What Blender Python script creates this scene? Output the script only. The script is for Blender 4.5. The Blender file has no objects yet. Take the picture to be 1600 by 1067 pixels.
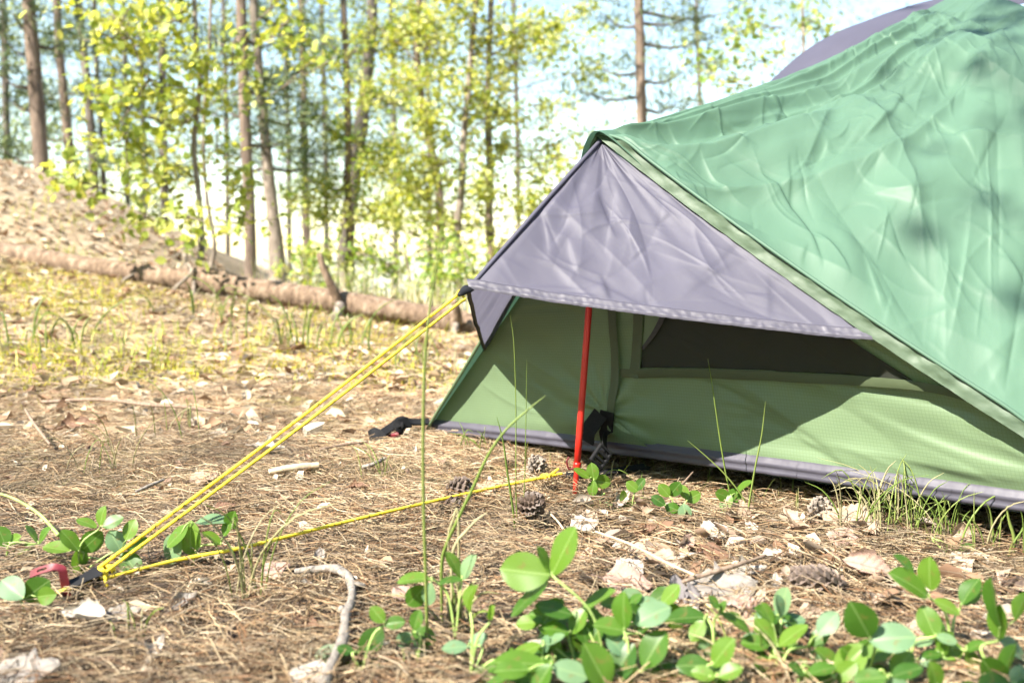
import bpy, math, random
import numpy as np
from mathutils import Vector, Matrix, Quaternion

random.seed(7)
RNG = np.random.default_rng(11)
scene = bpy.context.scene
COL = scene.collection

# ------------------------------------------------------------------ camera
PITCH = math.radians(5.0)
CAM = Vector((0.0, 0.0, 0.39))
F = 1600 * 35.0 / 36.0
cam_d = bpy.data.cameras.new("camera")
cam_d.lens = 35.0
cam_d.sensor_width = 36.0
cam_d.clip_start = 0.02
cam_d.clip_end = 9000
cam_d.dof.use_dof = True
cam_d.dof.focus_distance = 1.5
cam_d.dof.aperture_fstop = 4.6
cam = bpy.data.objects.new("camera", cam_d)
COL.objects.link(cam)
cam.location = CAM
cam.rotation_euler = (math.radians(90) - PITCH, 0, 0)
scene.camera = cam

# ------------------------------------------------------------------ sky, sun, exposure
SUN_AZ = math.radians(225)          # clockwise from +Y: behind the camera, to the left
SUN_EL = math.radians(46)
sun_dir = Vector((math.sin(SUN_AZ) * math.cos(SUN_EL), math.cos(SUN_AZ) * math.cos(SUN_EL), math.sin(SUN_EL)))
world = bpy.data.worlds.new("World")
scene.world = world
world.use_nodes = True
wn = world.node_tree.nodes
sky = wn.new("ShaderNodeTexSky")
sky.sky_type = 'NISHITA'
sky.sun_disc = False
sky.sun_elevation = SUN_EL
sky.sun_rotation = SUN_AZ
sky.air_density = 1.2
sky.dust_density = 0.0
wn["Background"].inputs[1].default_value = 0.082
world.node_tree.links.new(sky.outputs[0], wn["Background"].inputs[0])
sun_d = bpy.data.lights.new("sun", 'SUN')
sun_d.energy = 5.0
sun_d.angle = math.radians(0.5)
sun_d.color = (1.0, 0.93, 0.83)
sun = bpy.data.objects.new("sun", sun_d)
COL.objects.link(sun)
sun.rotation_euler = (-sun_dir).to_track_quat('-Z', 'Y').to_euler()

scene.view_settings.view_transform = 'Standard'
scene.view_settings.look = 'None'
scene.view_settings.exposure = 1.95
scene.view_settings.gamma = 1.0
scene.cycles.use_denoising = True
scene.cycles.max_bounces = 4
scene.cycles.diffuse_bounces = 3
scene.cycles.use_adaptive_sampling = True
scene.cycles.adaptive_threshold = 0.03
scene.cycles.transparent_max_bounces = 8
scene.cycles.sample_clamp_indirect = 6

# ------------------------------------------------------------------ helpers: sight lines, terrain, noise
_fw = Vector((0, math.cos(PITCH), -math.sin(PITCH)))
_up = Vector((0, math.sin(PITCH), math.cos(PITCH)))
_rt = Vector((1, 0, 0))

def ray(u, v):
    return _fw + _rt * ((u - 800) / F) + _up * ((533.5 - v) / F)

def P(u, v, y):
    """the point at distance y along the ground axis that lies on this line of sight"""
    d = ray(u, v)
    return CAM + d * (y / d.y)

def sstep(a, b, x):
    t = np.clip((x - a) / (b - a), 0, 1)
    return t * t * (3 - 2 * t)

def _hash(ix, iy, seed):
    n = (ix.astype(np.int64) * 374761393 + iy.astype(np.int64) * 668265263 + seed * 974634777) & 0xFFFFFFFF
    n = ((n ^ (n >> 13)) * 1274126177) & 0xFFFFFFFF
    n = (n ^ (n >> 16)) & 0xFFFFFFFF
    return n / 4294967295.0

def vn(x, y, seed=0):
    x = np.asarray(x, float); y = np.asarray(y, float)
    ix = np.floor(x); iy = np.floor(y)
    fx = x - ix; fy = y - iy
    fx = fx * fx * (3 - 2 * fx); fy = fy * fy * (3 - 2 * fy)
    a = _hash(ix, iy, seed); b = _hash(ix + 1, iy, seed)
    c = _hash(ix, iy + 1, seed); d = _hash(ix + 1, iy + 1, seed)
    return (a * (1 - fx) + b * fx) * (1 - fy) + (c * (1 - fx) + d * fx) * fy

def fbm(x, y, seed=0, oct=3):
    s = 0; a = 0.5
    for k in range(oct):
        s = s + a * vn(x * 2 ** k, y * 2 ** k, seed + k * 7)
        a *= 0.5
    return s

def terrain(x, y):
    x = np.asarray(x, float); y = np.asarray(y, float)
    l = np.clip((-x - 0.2) / 2.0, 0, 1.4)
    h = sstep(2.3, 4.8, y) * (0.05 + 0.24 * l)
    h = h + sstep(4.5, 6.3, y) * 0.44 * np.clip((-x - 1.85) / 1.2, 0, 2.2)
    # the bank falls away beyond the log to the added water
    d = np.clip(y - 5.4 - 1.3 * sstep(-1.8, -2.6, x), 0, None)
    h = h - 0.11 * d * sstep(0, 2.5, d)
    h = np.maximum(h, -7.6)
    near = sstep(9, 3, np.hypot(x, y))
    h = h + (fbm(x * 3.1, y * 3.1, 3) - 0.44) * 0.035 * near + (fbm(x * 14, y * 14, 5) - 0.44) * 0.018 * near
    h = h + (fbm(x * 0.9, y * 0.9, 8) - 0.44) * 0.12 * sstep(2.6, 5, y)
    # hollow under the tent
    h = h - 0.02 * np.exp(-(((x - 0.75) / 0.7) ** 2 + ((y - 2.0) / 0.55) ** 2))
    return h

def th(x, y):
    return float(terrain(x, y))

def G(u, v, lift=0.0):
    """where this line of sight meets the ground"""
    d = ray(u, v)
    t = 0.4
    for k in range(4000):
        p = CAM + d * t
        if p.z < th(p.x, p.y) + lift:
            break
        t += 0.04
    lo_, hi_ = t - 0.04, t
    for k in range(7):
        t = (lo_ + hi_) / 2; p = CAM + d * t
        if p.z < th(p.x, p.y) + lift: hi_ = t
        else: lo_ = t
    return CAM + d * t

# ------------------------------------------------------------------ helpers: meshes, objects
def fastmesh(name, V, Q=None, T=None, col=None, uv=None, smooth=True):
    V = np.asarray(V, np.float32).reshape(-1, 3)
    me = bpy.data.meshes.new(name)
    parts, sizes = [], []
    if Q is not None and len(Q):
        Q = np.asarray(Q, np.int32); parts.append(Q.reshape(-1)); sizes.append(np.full(len(Q), 4, np.int32))
    if T is not None and len(T):
        T = np.asarray(T, np.int32); parts.append(T.reshape(-1)); sizes.append(np.full(len(T), 3, np.int32))
    L = np.concatenate(parts); S = np.concatenate(sizes)
    me.vertices.add(len(V)); me.vertices.foreach_set("co", V.reshape(-1))
    me.loops.add(len(L)); me.loops.foreach_set("vertex_index", L)
    st = np.concatenate([[0], np.cumsum(S)[:-1]]).astype(np.int32)
    me.polygons.add(len(S)); me.polygons.foreach_set("loop_start", st)
    me.update(calc_edges=True)
    me.polygons.foreach_set("use_smooth", np.full(len(S), smooth, bool))
    if col is not None:
        a = me.color_attributes.new("Col", 'FLOAT_COLOR', 'POINT')
        c = np.ones((len(V), 4), np.float32); c[:, :3] = col
        a.data.foreach_set("color", c.reshape(-1))
    if uv is not None:
        ul = me.uv_layers.new(name="UVMap")
        ul.data.foreach_set("uv", np.asarray(uv, np.float32)[L].reshape(-1))
    me.validate()
    return me

def obj(name, me, mat=None, parent=None, label=None, cat=None, group=None, kind=None):
    o = bpy.data.objects.new(name, me)
    COL.objects.link(o)
    if mat is not None and me is not None and not me.materials:
        me.materials.append(mat)
    if parent is not None:
        o.parent = parent
    tag(o, label, cat, group, kind)
    return o

def tag(o, label=None, cat=None, group=None, kind=None):
    if label: o["label"] = label
    if cat: o["category"] = cat
    if group: o["group"] = group
    if kind: o["kind"] = kind
    return o

def empty(name, loc, label, cat, group=None):
    o = bpy.data.objects.new(name, None)
    COL.objects.link(o)
    o.location = loc
    o.empty_display_size = 0.05
    tag(o, label, cat, group)
    return o

def child(name, me, mat, parent, label=None, kind=None):
    """mesh given in world coordinates, parented to an Empty that sits elsewhere"""
    o = obj(name, me, mat, parent, label=label, kind=kind)
    o.matrix_parent_inverse = Matrix.Translation(parent_loc(parent)).inverted()
    return o

def parent_loc(p):
    v = Vector(p.location)
    return v

def grid_faces(nu, nv, off=0):
    i = np.arange(nu - 1)[:, None] * nv + np.arange(nv - 1)[None, :]
    i = i.reshape(-1) + off
    return np.stack([i, i + nv, i + nv + 1, i + 1], 1)

def spline(pts, n):
    """Catmull-Rom through pts, n samples"""
    p = np.array([list(q) for q in pts], float)
    m = len(p)
    if m == 2:
        t = np.linspace(0, 1, n)[:, None]
        return p[0] * (1 - t) + p[1] * t
    e = np.vstack([2 * p[0] - p[1], p, 2 * p[-1] - p[-2]])
    t = np.linspace(0, m - 1 - 1e-9, n)
    k = t.astype(int); f = (t - k)[:, None]
    a, b, c, d = e[k], e[k + 1], e[k + 2], e[k + 3]
    return 0.5 * (2 * b + (c - a) * f + (2 * a - 5 * b + 4 * c - d) * f ** 2 + (3 * b - a - 3 * c + d) * f ** 3)

def tube_arrays(C, R, sides=8, rough=0.0, seed=0, cap=True):
    C = np.asarray(C, float); n = len(C)
    R = np.broadcast_to(np.asarray(R, float), (n,)).copy()
    Tn = np.gradient(C, axis=0)
    Tn /= np.linalg.norm(Tn, axis=1)[:, None] + 1e-12
    ref = np.array([0.0, 0, 1.0]) if abs(Tn[0][2]) < 0.9 else np.array([1.0, 0, 0])
    N = np.zeros_like(C)
    N[0] = np.cross(Tn[0], ref); N[0] /= np.linalg.norm(N[0])
    for k in range(1, n):
        v = N[k - 1] - Tn[k] * np.dot(N[k - 1], Tn[k])
        N[k] = v / (np.linalg.norm(v) + 1e-12)
    B = np.cross(Tn, N)
    a = np.linspace(0, 2 * np.pi, sides, endpoint=False)
    ring = N[:, None, :] * np.cos(a)[None, :, None] + B[:, None, :] * np.sin(a)[None, :, None]
    r = R[:, None] * np.ones((1, sides))
    if rough:
        s = np.concatenate([[0], np.cumsum(np.linalg.norm(np.diff(C, axis=0), axis=1))])
        r = r * (1 + rough * (fbm(np.cos(a)[None, :] * 1.7 + s[:, None] / (R.max() * 3) + 9, np.sin(a)[None, :] * 1.7 + s[:, None] * 0.3 / (R.max()), seed, 3) - 0.44) * 2)
    V = C[:, None, :] + ring * r[:, :, None]
    V = V.reshape(-1, 3)
    i = np.arange(n - 1)[:, None] * sides + np.arange(sides)[None, :]
    j = np.arange(n - 1)[:, None] * sides + (np.arange(sides)[None, :] + 1) % sides
    Q = np.stack([i, j, j + sides, i + sides], -1).reshape(-1, 4)
    T = []
    if cap:
        b0 = len(V); V = np.vstack([V, C[0], C[-1]])
        for k in range(sides):
            T.append((b0, (k + 1) % sides, k))
            e = (n - 1) * sides
            T.append((b0 + 1, e + k, e + (k + 1) % sides))
    return V, Q, np.array(T, int).reshape(-1, 3)

def join(parts):
    V, Q, T, o = [], [], [], 0
    for v, q, t in parts:
        V.append(np.asarray(v).reshape(-1, 3))
        if q is not None and len(q): Q.append(np.asarray(q) + o)
        if t is not None and len(t): T.append(np.asarray(t) + o)
        o += len(V[-1])
    return np.vstack(V), (np.vstack(Q) if Q else None), (np.vstack(T) if T else None)

def tube(name, pts, r, n=24, sides=8, rough=0.0, seed=0):
    C = spline(pts, n)
    R = np.interp(np.linspace(0, 1, n), np.linspace(0, 1, len(np.atleast_1d(r))), np.atleast_1d(r))
    v, q, t = tube_arrays(C, R, sides, rough, seed)
    return fastmesh(name, v, q, t)

def box_arrays(size, M=Matrix.Identity(4), bev=0.0):
    """a box with chamfered edges, transformed by M"""
    sx, sy, sz = [s / 2 for s in size]
    b = min(bev, 0.45 * min(size))
    if b <= 0:
        vs = [(x * sx, y * sy, z * sz) for x in (-1, 1) for y in (-1, 1) for z in (-1, 1)]
        fs = [(0, 1, 3, 2), (4, 6, 7, 5), (0, 4, 5, 1), (2, 3, 7, 6), (0, 2, 6, 4), (1, 5, 7, 3)]
        V = np.array([M @ Vector(p) for p in vs]); return V, np.array(fs), None
    import bmesh
    bm = bmesh.new()
    bmesh.ops.create_cube(bm, size=1)
    for v in bm.verts:
        v.co = Vector((v.co.x * size[0], v.co.y * size[1], v.co.z * size[2]))
    bmesh.ops.bevel(bm, geom=list(bm.edges), offset=b, segments=2, profile=0.6, affect='EDGES')
    bmesh.ops.triangulate(bm, faces=[f for f in bm.faces if len(f.verts) > 4])
    bm.verts.index_update()
    V = np.array([M @ v.co for v in bm.verts])
    Q = np.array([[v.index for v in f.verts] for f in bm.faces if len(f.verts) == 4], int).reshape(-1, 4)
    T = np.array([[v.index for v in f.verts] for f in bm.faces if len(f.verts) == 3], int).reshape(-1, 3)
    bm.free()
    return V, Q, T

def frame(o, x, z=None):
    """matrix with origin o, x axis along x, z axis near z"""
    x = Vector(x).normalized()
    z = Vector(z if z is not None else (0, 0, 1))
    y = z.cross(x).normalized(); z = x.cross(y).normalized()
    M = Matrix.Identity(4)
    for r in range(3):
        M[r][0], M[r][1], M[r][2], M[r][3] = x[r], y[r], z[r], o[r]
    return M

# ------------------------------------------------------------------ materials
def newmat(name):
    m = bpy.data.materials.new(name)
    m.use_nodes = True
    nt = m.node_tree
    return m, nt, nt.nodes["Principled BSDF"], nt.nodes["Material Output"]

def N(nt, t, **kw):
    n = nt.nodes.new(t)
    for k, v in kw.items():
        if k.startswith("i_"):
            n.inputs[k[2:].replace("_", " ")].default_value = v
        else:
            setattr(n, k, v)
    return n

def ramp(nt, src, stops):
    r = nt.nodes.new("ShaderNodeValToRGB")
    e = r.color_ramp.elements
    while len(e) < len(stops): e.new(0.5)
    for el, (p, c) in zip(e, stops):
        el.position = p; el.color = (*c, 1)
    nt.links.new(src, r.inputs[0])
    return r.outputs[0]

def coords(nt, kind="Object", scale=(1, 1, 1)):
    tc = nt.nodes.new("ShaderNodeTexCoord"); mp = nt.nodes.new("ShaderNodeMapping")
    mp.inputs["Scale"].default_value = scale
    nt.links.new(tc.outputs[kind], mp.inputs[0])
    return mp.outputs[0]

def noise(nt, vec, scale, detail=4, rough=0.6, dist=0.0):
    n = N(nt, "ShaderNodeTexNoise", i_Scale=scale, i_Detail=detail, i_Roughness=rough, i_Distortion=dist)
    if vec is not None: nt.links.new(vec, n.inputs["Vector"])
    return n.outputs["Fac"]

def bump(nt, bsdf, h, strength=0.4, dist=0.002):
    b = N(nt, "ShaderNodeBump", i_Strength=strength, i_Distance=dist)
    nt.links.new(h, b.inputs["Height"])
    nt.links.new(b.outputs[0], bsdf.inputs["Normal"])
    return b

def mixc(nt, fac, a, b, mode='MIX'):
    m = N(nt, "ShaderNodeMix", data_type='RGBA', blend_type=mode)
    for sock, val in ((m.inputs[0], fac), (m.inputs[6], a), (m.inputs[7], b)):
        if hasattr(val, "is_linked"): nt.links.new(val, sock)
        elif isinstance(val, (int, float)): sock.default_value = val
        else: sock.default_value = (*val, 1)
    return m.outputs[2]

def translucent(nt, bsdf, out, fac, color, nrm=None):
    t = nt.nodes.new("ShaderNodeBsdfTranslucent"); mx = nt.nodes.new("ShaderNodeMixShader")
    mx.inputs[0].default_value = fac
    if hasattr(color, "is_linked"): nt.links.new(color, t.inputs[0])
    else: t.inputs[0].default_value = (*color, 1)
    nt.links.new(bsdf.outputs[0], mx.inputs[1]); nt.links.new(t.outputs[0], mx.inputs[2])
    nt.links.new(mx.outputs[0], out.inputs[0])

def leaf_mat(name, c1, c2, c3, tr=0.4, trc=(0.35, 0.55, 0.05), rough=0.45, use_col=False, spec=0.4, vein=True):
    m, nt, b, out = newmat(name)
    if use_col:
        a = N(nt, "ShaderNodeAttribute", attribute_name="Col"); base = a.outputs["Color"]
    else:
        oi = nt.nodes.new("ShaderNodeObjectInfo")
        base = ramp(nt, oi.outputs["Random"], [(0.0, c1), (0.5, c2), (1.0, c3)])
    nz = noise(nt, coords(nt), 60, 1)
    base = mixc(nt, 0.35, base, ramp(nt, nz, [(0.3, (0.55, 0.6, 0.5)), (0.7, (1.0, 1.0, 1.0))]), 'MULTIPLY')
    if vein:
        sp_ = noise(nt, coords(nt), 2.6, 2, 0.7)
        base = mixc(nt, ramp(nt, sp_, [(0.66, (0, 0, 0)), (0.74, (0.7, 0.7, 0.7))]), base, (0.16, 0.11, 0.035))
        uvv = coords(nt, "UV")
        sx = N(nt, "ShaderNodeSeparateXYZ"); nt.links.new(uvv, sx.inputs[0])
        ab = N(nt, "ShaderNodeMath", operation='ABSOLUTE'); nt.links.new(sx.outputs["Y"], ab.inputs[0])
        # midrib and side veins in leaf coordinates
        sv = N(nt, "ShaderNodeMath", operation='MULTIPLY_ADD'); nt.links.new(ab.outputs[0], sv.inputs[0]); sv.inputs[1].default_value = -0.9
        nt.links.new(sx.outputs["X"], sv.inputs[2])
        sn = N(nt, "ShaderNodeMath", operation='MULTIPLY'); nt.links.new(sv.outputs[0], sn.inputs[0]); sn.inputs[1].default_value = 62
        si = N(nt, "ShaderNodeMath", operation='SINE'); nt.links.new(sn.outputs[0], si.inputs[0])
        vr = ramp(nt, ab.outputs[0], [(0.0, (1, 1, 1)), (0.022, (0, 0, 0))])
        base = mixc(nt, 0.5, base, ramp(nt, si.outputs[0], [(0.55, (1, 1, 1)), (1.0, (0.72, 0.80, 0.66))]), 'MULTIPLY')
        base = mixc(nt, vr, base, mixc(nt, 0.25, base, (0.5, 0.62, 0.25)))
    nt.links.new(base, b.inputs["Base Color"])
    b.inputs["Roughness"].default_value = rough
    b.inputs["Specular IOR Level"].default_value = spec
    if tr:
        tc = mixc(nt, 0.6, base, trc)
        translucent(nt, b, out, tr, tc)
    return m

def bark_mat(name, c1, c2, c3, scale=1.0, bumpd=0.01):
    m, nt, b, out = newmat(name)
    v = coords(nt, "Object", (scale * 9, scale * 9, scale * 2.6))
    n1 = noise(nt, v, 1.6, 3, 0.65)
    vo = N(nt, "ShaderNodeTexVoronoi", feature='F1', i_Scale=2.4); nt.links.new(v, vo.inputs["Vector"])
    base = ramp(nt, n1, [(0.28, c1), (0.5, c2), (0.72, c3)])
    base = mixc(nt, 0.5, base, ramp(nt, vo.outputs["Distance"], [(0.1, (1, 1, 1)), (0.7, (0.45, 0.4, 0.38))]), 'MULTIPLY')
    nt.links.new(base, b.inputs["Base Color"])
    b.inputs["Roughness"].default_value = 0.9
    hh = N(nt, "ShaderNodeMath", operation='SUBTRACT'); nt.links.new(n1, hh.inputs[0]); nt.links.new(vo.outputs["Distance"], hh.inputs[1])
    bump(nt, b, n1, 0.9, bumpd)
    return m

def plain(name, c, rough=0.5, metal=0.0, spec=0.5, var=0.25, scale=40, bumps=0.15, bd=0.001, vec="Object", coat=0):
    m, nt, b, out = newmat(name)
    n1 = noise(nt, coords(nt, vec), scale, 2, 0.6)
    lo = tuple(x * (1 - var) for x in c); hi = tuple(min(1, x * (1 + var)) for x in c)
    nt.links.new(ramp(nt, n1, [(0.3, lo), (0.7, hi)]), b.inputs["Base Color"])
    b.inputs["Roughness"].default_value = rough
    b.inputs["Metallic"].default_value = metal
    b.inputs["Specular IOR Level"].default_value = spec
    b.inputs["Coat Weight"].default_value = coat
    if bumps: bump(nt, b, n1, bumps, bd)
    return m

def fabric_mat(name, c, tr, trc, rough=0.42, ior=1.5, grid=0.0, var=0.12, crinkle=0.5, spec=0.5, sheen=0.0, wear=None):
    """thin coated nylon: fine weave, crease relief, some light passing through"""
    m, nt, b, out = newmat(name)
    uvv = coords(nt, "UV")
    n1 = noise(nt, uvv, 6, 2, 0.6)
    base = ramp(nt, n1, [(0.25, tuple(x * (1 - var) for x in c)), (0.75, tuple(min(1, x * (1 + var)) for x in c))])
    # fine crumple relief
    n3 = noise(nt, uvv, 34, 2, 0.55)
    bump(nt, b, n3, crinkle, 0.004)
    if grid:
        br = N(nt, "ShaderNodeTexBrick", offset=0.0, i_Scale=1.0, i_Mortar_Size=0.00055, i_Mortar_Smooth=0.3, i_Brick_Width=0.0052, i_Row_Height=0.0052)
        br.inputs["Color1"].default_value = (1, 1, 1, 1); br.inputs["Color2"].default_value = (1, 1, 1, 1); br.inputs["Mortar"].default_value = (0.45, 0.5, 0.4, 1)
        nt.links.new(uvv, br.inputs["Vector"])
        base = mixc(nt, grid, base, br.outputs["Color"], 'MULTIPLY')
    nt.links.new(base, b.inputs["Base Color"])
    b.inputs["Roughness"].default_value = rough
    b.inputs["Specular IOR Level"].default_value = spec
    b.inputs["Sheen Weight"].default_value = sheen
    b.inputs["IOR"].default_value = ior
    b.inputs["Sheen Roughness"].default_value = 0.4
    translucent(nt, b, out, tr, trc)
    return m

M = {}
M["fly"] = fabric_mat("green coated nylon", (0.080, 0.152, 0.102), 0.20, (0.085, 0.18, 0.115), rough=0.56, crinkle=0.08, spec=0.4, ior=1.5)
M["tape"] = fabric_mat("pale green hem tape", (0.070, 0.106, 0.064), 0.13, (0.09, 0.135, 0.065), rough=0.6, crinkle=0.6)
M["grey"] = fabric_mat("lilac grey nylon", (0.080, 0.077, 0.110), 0.28, (0.215, 0.205, 0.275), rough=0.58, crinkle=0.12, spec=0.35, ior=1.6)
M["greyhem"] = fabric_mat("grey hem tape", (0.064, 0.060, 0.080), 0.1, (0.15, 0.14, 0.17), rough=0.55, crinkle=0.5)
M["wall"] = fabric_mat("green ripstop nylon", (0.145, 0.210, 0.115), 0.20, (0.19, 0.235, 0.035), rough=0.5, grid=0.35, crinkle=0.12)
M["wtape"] = fabric_mat("olive seam tape", (0.055, 0.075, 0.035), 0.10, (0.06, 0.08, 0.03), rough=0.6, crinkle=0.4)
M["black"] = plain("black webbing", (0.012, 0.012, 0.013), 0.8, spec=0.12, scale=300, bumps=0.5)
M["plastic"] = plain("black plastic", (0.012, 0.012, 0.013), 0.6, scale=60, bumps=0.05, spec=0.25)
M["floor"] = plain("dark groundsheet", (0.03, 0.03, 0.03), 0.6)
M["binding"] = plain("dark edge binding", (0.035, 0.035, 0.035), 0.7, scale=200)
m, nt, b, out = newmat("dark insect mesh")
b.inputs["Base Color"].default_value = (0.016, 0.018, 0.012, 1)
b.inputs["Roughness"].default_value = 0.8
tp = nt.nodes.new("ShaderNodeBsdfTransparent"); mx = nt.nodes.new("ShaderNodeMixShader"); mx.inputs[0].default_value = 0.12
nt.links.new(b.outputs[0], mx.inputs[1]); nt.links.new(tp.outputs[0], mx.inputs[2]); nt.links.new(mx.outputs[0], out.inputs[0])
M["mesh"] = m
M["pole"] = plain("red anodised tube", (0.44, 0.02, 0.012), 0.34, 0.3, scale=25, var=0.12, bumps=0.03)
M["peg"] = plain("crimson anodised steel", (0.11, 0.006, 0.012), 0.5, 0.15, scale=60, var=0.3, bumps=0.1)
M["hole"] = plain("dark slot", (0.01, 0.01, 0.01), 0.9)

m, nt, b, out = newmat("yellow braided cord")
uvv = coords(nt, "Object")
nz = noise(nt, uvv, 500, 2, 0.5)
wv = N(nt, "ShaderNodeTexWave", wave_type='BANDS', bands_direction='DIAGONAL', i_Scale=260.0, i_Distortion=1.5); nt.links.new(uvv, wv.inputs["Vector"])
fl = ramp(nt, noise(nt, uvv, 210, 1, 0.4), [(0.30, (0.16, 0.13, 0.02)), (0.37, (0.80, 0.60, 0.03)), (1, (0.86, 0.68, 0.05))])
nt.links.new(fl, b.inputs["Base Color"]); b.inputs["Roughness"].default_value = 0.55
bump(nt, b, wv.outputs["Fac"], 0.7, 0.0008)
M["cord"] = m

# ground
m, nt, b, out = newmat("forest floor")
ob = coords(nt)
n1 = noise(nt, ob, 2.2, 3, 0.62)
n2 = noise(nt, ob, 30, 3, 0.7)
n3 = noise(nt, ob, 140, 1, 0.7)
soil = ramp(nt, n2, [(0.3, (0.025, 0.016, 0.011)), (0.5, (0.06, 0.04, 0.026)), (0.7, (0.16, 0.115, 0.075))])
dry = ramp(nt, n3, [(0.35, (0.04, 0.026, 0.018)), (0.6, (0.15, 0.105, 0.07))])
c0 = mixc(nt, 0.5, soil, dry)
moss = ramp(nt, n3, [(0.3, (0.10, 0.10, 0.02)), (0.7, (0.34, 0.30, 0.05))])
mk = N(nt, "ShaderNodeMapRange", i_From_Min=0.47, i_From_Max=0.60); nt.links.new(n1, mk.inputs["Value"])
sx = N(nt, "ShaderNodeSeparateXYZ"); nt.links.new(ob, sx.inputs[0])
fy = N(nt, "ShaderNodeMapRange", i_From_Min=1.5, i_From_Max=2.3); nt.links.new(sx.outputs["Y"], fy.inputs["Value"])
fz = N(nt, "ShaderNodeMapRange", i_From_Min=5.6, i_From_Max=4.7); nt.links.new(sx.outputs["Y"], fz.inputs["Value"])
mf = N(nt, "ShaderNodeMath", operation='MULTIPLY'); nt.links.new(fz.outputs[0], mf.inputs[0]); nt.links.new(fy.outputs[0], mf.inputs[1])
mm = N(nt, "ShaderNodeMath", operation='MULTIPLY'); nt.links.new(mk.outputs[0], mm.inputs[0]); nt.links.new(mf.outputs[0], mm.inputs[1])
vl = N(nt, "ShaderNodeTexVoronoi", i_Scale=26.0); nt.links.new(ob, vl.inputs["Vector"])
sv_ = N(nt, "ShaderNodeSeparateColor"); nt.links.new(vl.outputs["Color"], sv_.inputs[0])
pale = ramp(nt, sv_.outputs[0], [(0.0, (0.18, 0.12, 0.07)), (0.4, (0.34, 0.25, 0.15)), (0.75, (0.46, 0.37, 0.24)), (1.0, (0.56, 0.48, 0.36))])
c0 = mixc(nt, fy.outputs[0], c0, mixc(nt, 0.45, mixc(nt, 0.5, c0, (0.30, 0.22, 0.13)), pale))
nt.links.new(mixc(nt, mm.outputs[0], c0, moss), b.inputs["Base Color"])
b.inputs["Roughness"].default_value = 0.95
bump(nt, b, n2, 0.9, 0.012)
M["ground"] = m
m, nt, b, out = newmat("lake water")
b.inputs["Base Color"].default_value = (0.03, 0.05, 0.06, 1); b.inputs["Roughness"].default_value = 0.12
bump(nt, b, noise(nt, coords(nt), 1.2, 4), 0.2, 0.05)
M["water"] = m

def colmat(name, rough=0.7, tr=0.0, trmul=None, spec=0.3):
    m, nt, b, out = newmat(name)
    a = N(nt, "ShaderNodeAttribute", attribute_name="Col")
    nt.links.new(a.outputs["Color"], b.inputs["Base Color"])
    b.inputs["Roughness"].default_value = rough; b.inputs["Specular IOR Level"].default_value = spec
    if tr:
        translucent(nt, b, out, tr, mixc(nt, 1.0, a.outputs["Color"], trmul or (1, 1, 1), 'MULTIPLY'))
    return m
M["needle"] = colmat("dry pine needles", 0.55, spec=0.4)
M["litter"] = colmat("leaf litter", 0.75, 0.15)
M["grassfar"] = colmat("grass blades", 0.5, 0.4, (1.3, 1.3, 0.6))
M["foliage"] = colmat("broad leaves", 0.42, 0.5, (1.5, 1.35, 0.5), 0.5)
M["pinefoliage"] = colmat("pine needles", 0.5, 0.25, (1.1, 1.1, 0.8))
M["bark"] = bark_mat("pine bark", (0.075, 0.056, 0.042), (0.18, 0.132, 0.098), (0.30, 0.23, 0.175), 1.0)
M["bark_dark"] = bark_mat("dark bark", (0.05, 0.045, 0.04), (0.13, 0.11, 0.09), (0.24, 0.2, 0.16), 1.0)
M["bark_grey"] = bark_mat("grey young bark", (0.11, 0.09, 0.07), (0.23, 0.19, 0.15), (0.36, 0.31, 0.25), 2.5, 0.004)
M["bark_log"] = bark_mat("dead log bark", (0.065, 0.040, 0.024), (0.195, 0.132, 0.085), (0.34, 0.26, 0.185), 2.6, 0.02)
M["stick"] = bark_mat("weathered stick", (0.10, 0.09, 0.078), (0.23, 0.205, 0.175), (0.34, 0.305, 0.26), 12, 0.0015)
M["twig"] = bark_mat("brown twig", (0.10, 0.07, 0.05), (0.24, 0.17, 0.12), (0.36, 0.27, 0.2), 14, 0.001)
M["straw"] = plain("pale straw", (0.46, 0.36, 0.24), 0.6, scale=80)
M["clover"] = leaf_mat("clover leaf", (0.026, 0.080, 0.010), (0.065, 0.150, 0.015), (0.13, 0.220, 0.026), 0.36, (0.30, 0.55, 0.04), 0.42)
M["cloverpale"] = leaf_mat("clover leaf underside", (0.10, 0.19, 0.10), (0.13, 0.22, 0.115), (0.16, 0.25, 0.12), 0.28, (0.35, 0.5, 0.15), 0.5)
M["stem"] = plain("green stem", (0.26, 0.36, 0.10), 0.5, scale=50)
M["grass"] = leaf_mat("grass blade", (0.14, 0.21, 0.04), (0.20, 0.27, 0.06), (0.30, 0.34, 0.10), 0.3, (0.4, 0.6, 0.1), 0.45, vein=False)
M["drygrass"] = leaf_mat("dry grass blade", (0.38, 0.34, 0.18), (0.46, 0.40, 0.24), (0.34, 0.34, 0.14), 0.25, (0.6, 0.55, 0.3), 0.5, vein=False)
M["sapleaf"] = leaf_mat("young tree leaf", (0.22, 0.30, 0.05), (0.30, 0.38, 0.08), (0.44, 0.48, 0.16), 0.5, (0.58, 0.68, 0.14), 0.4, vein=False)

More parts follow.
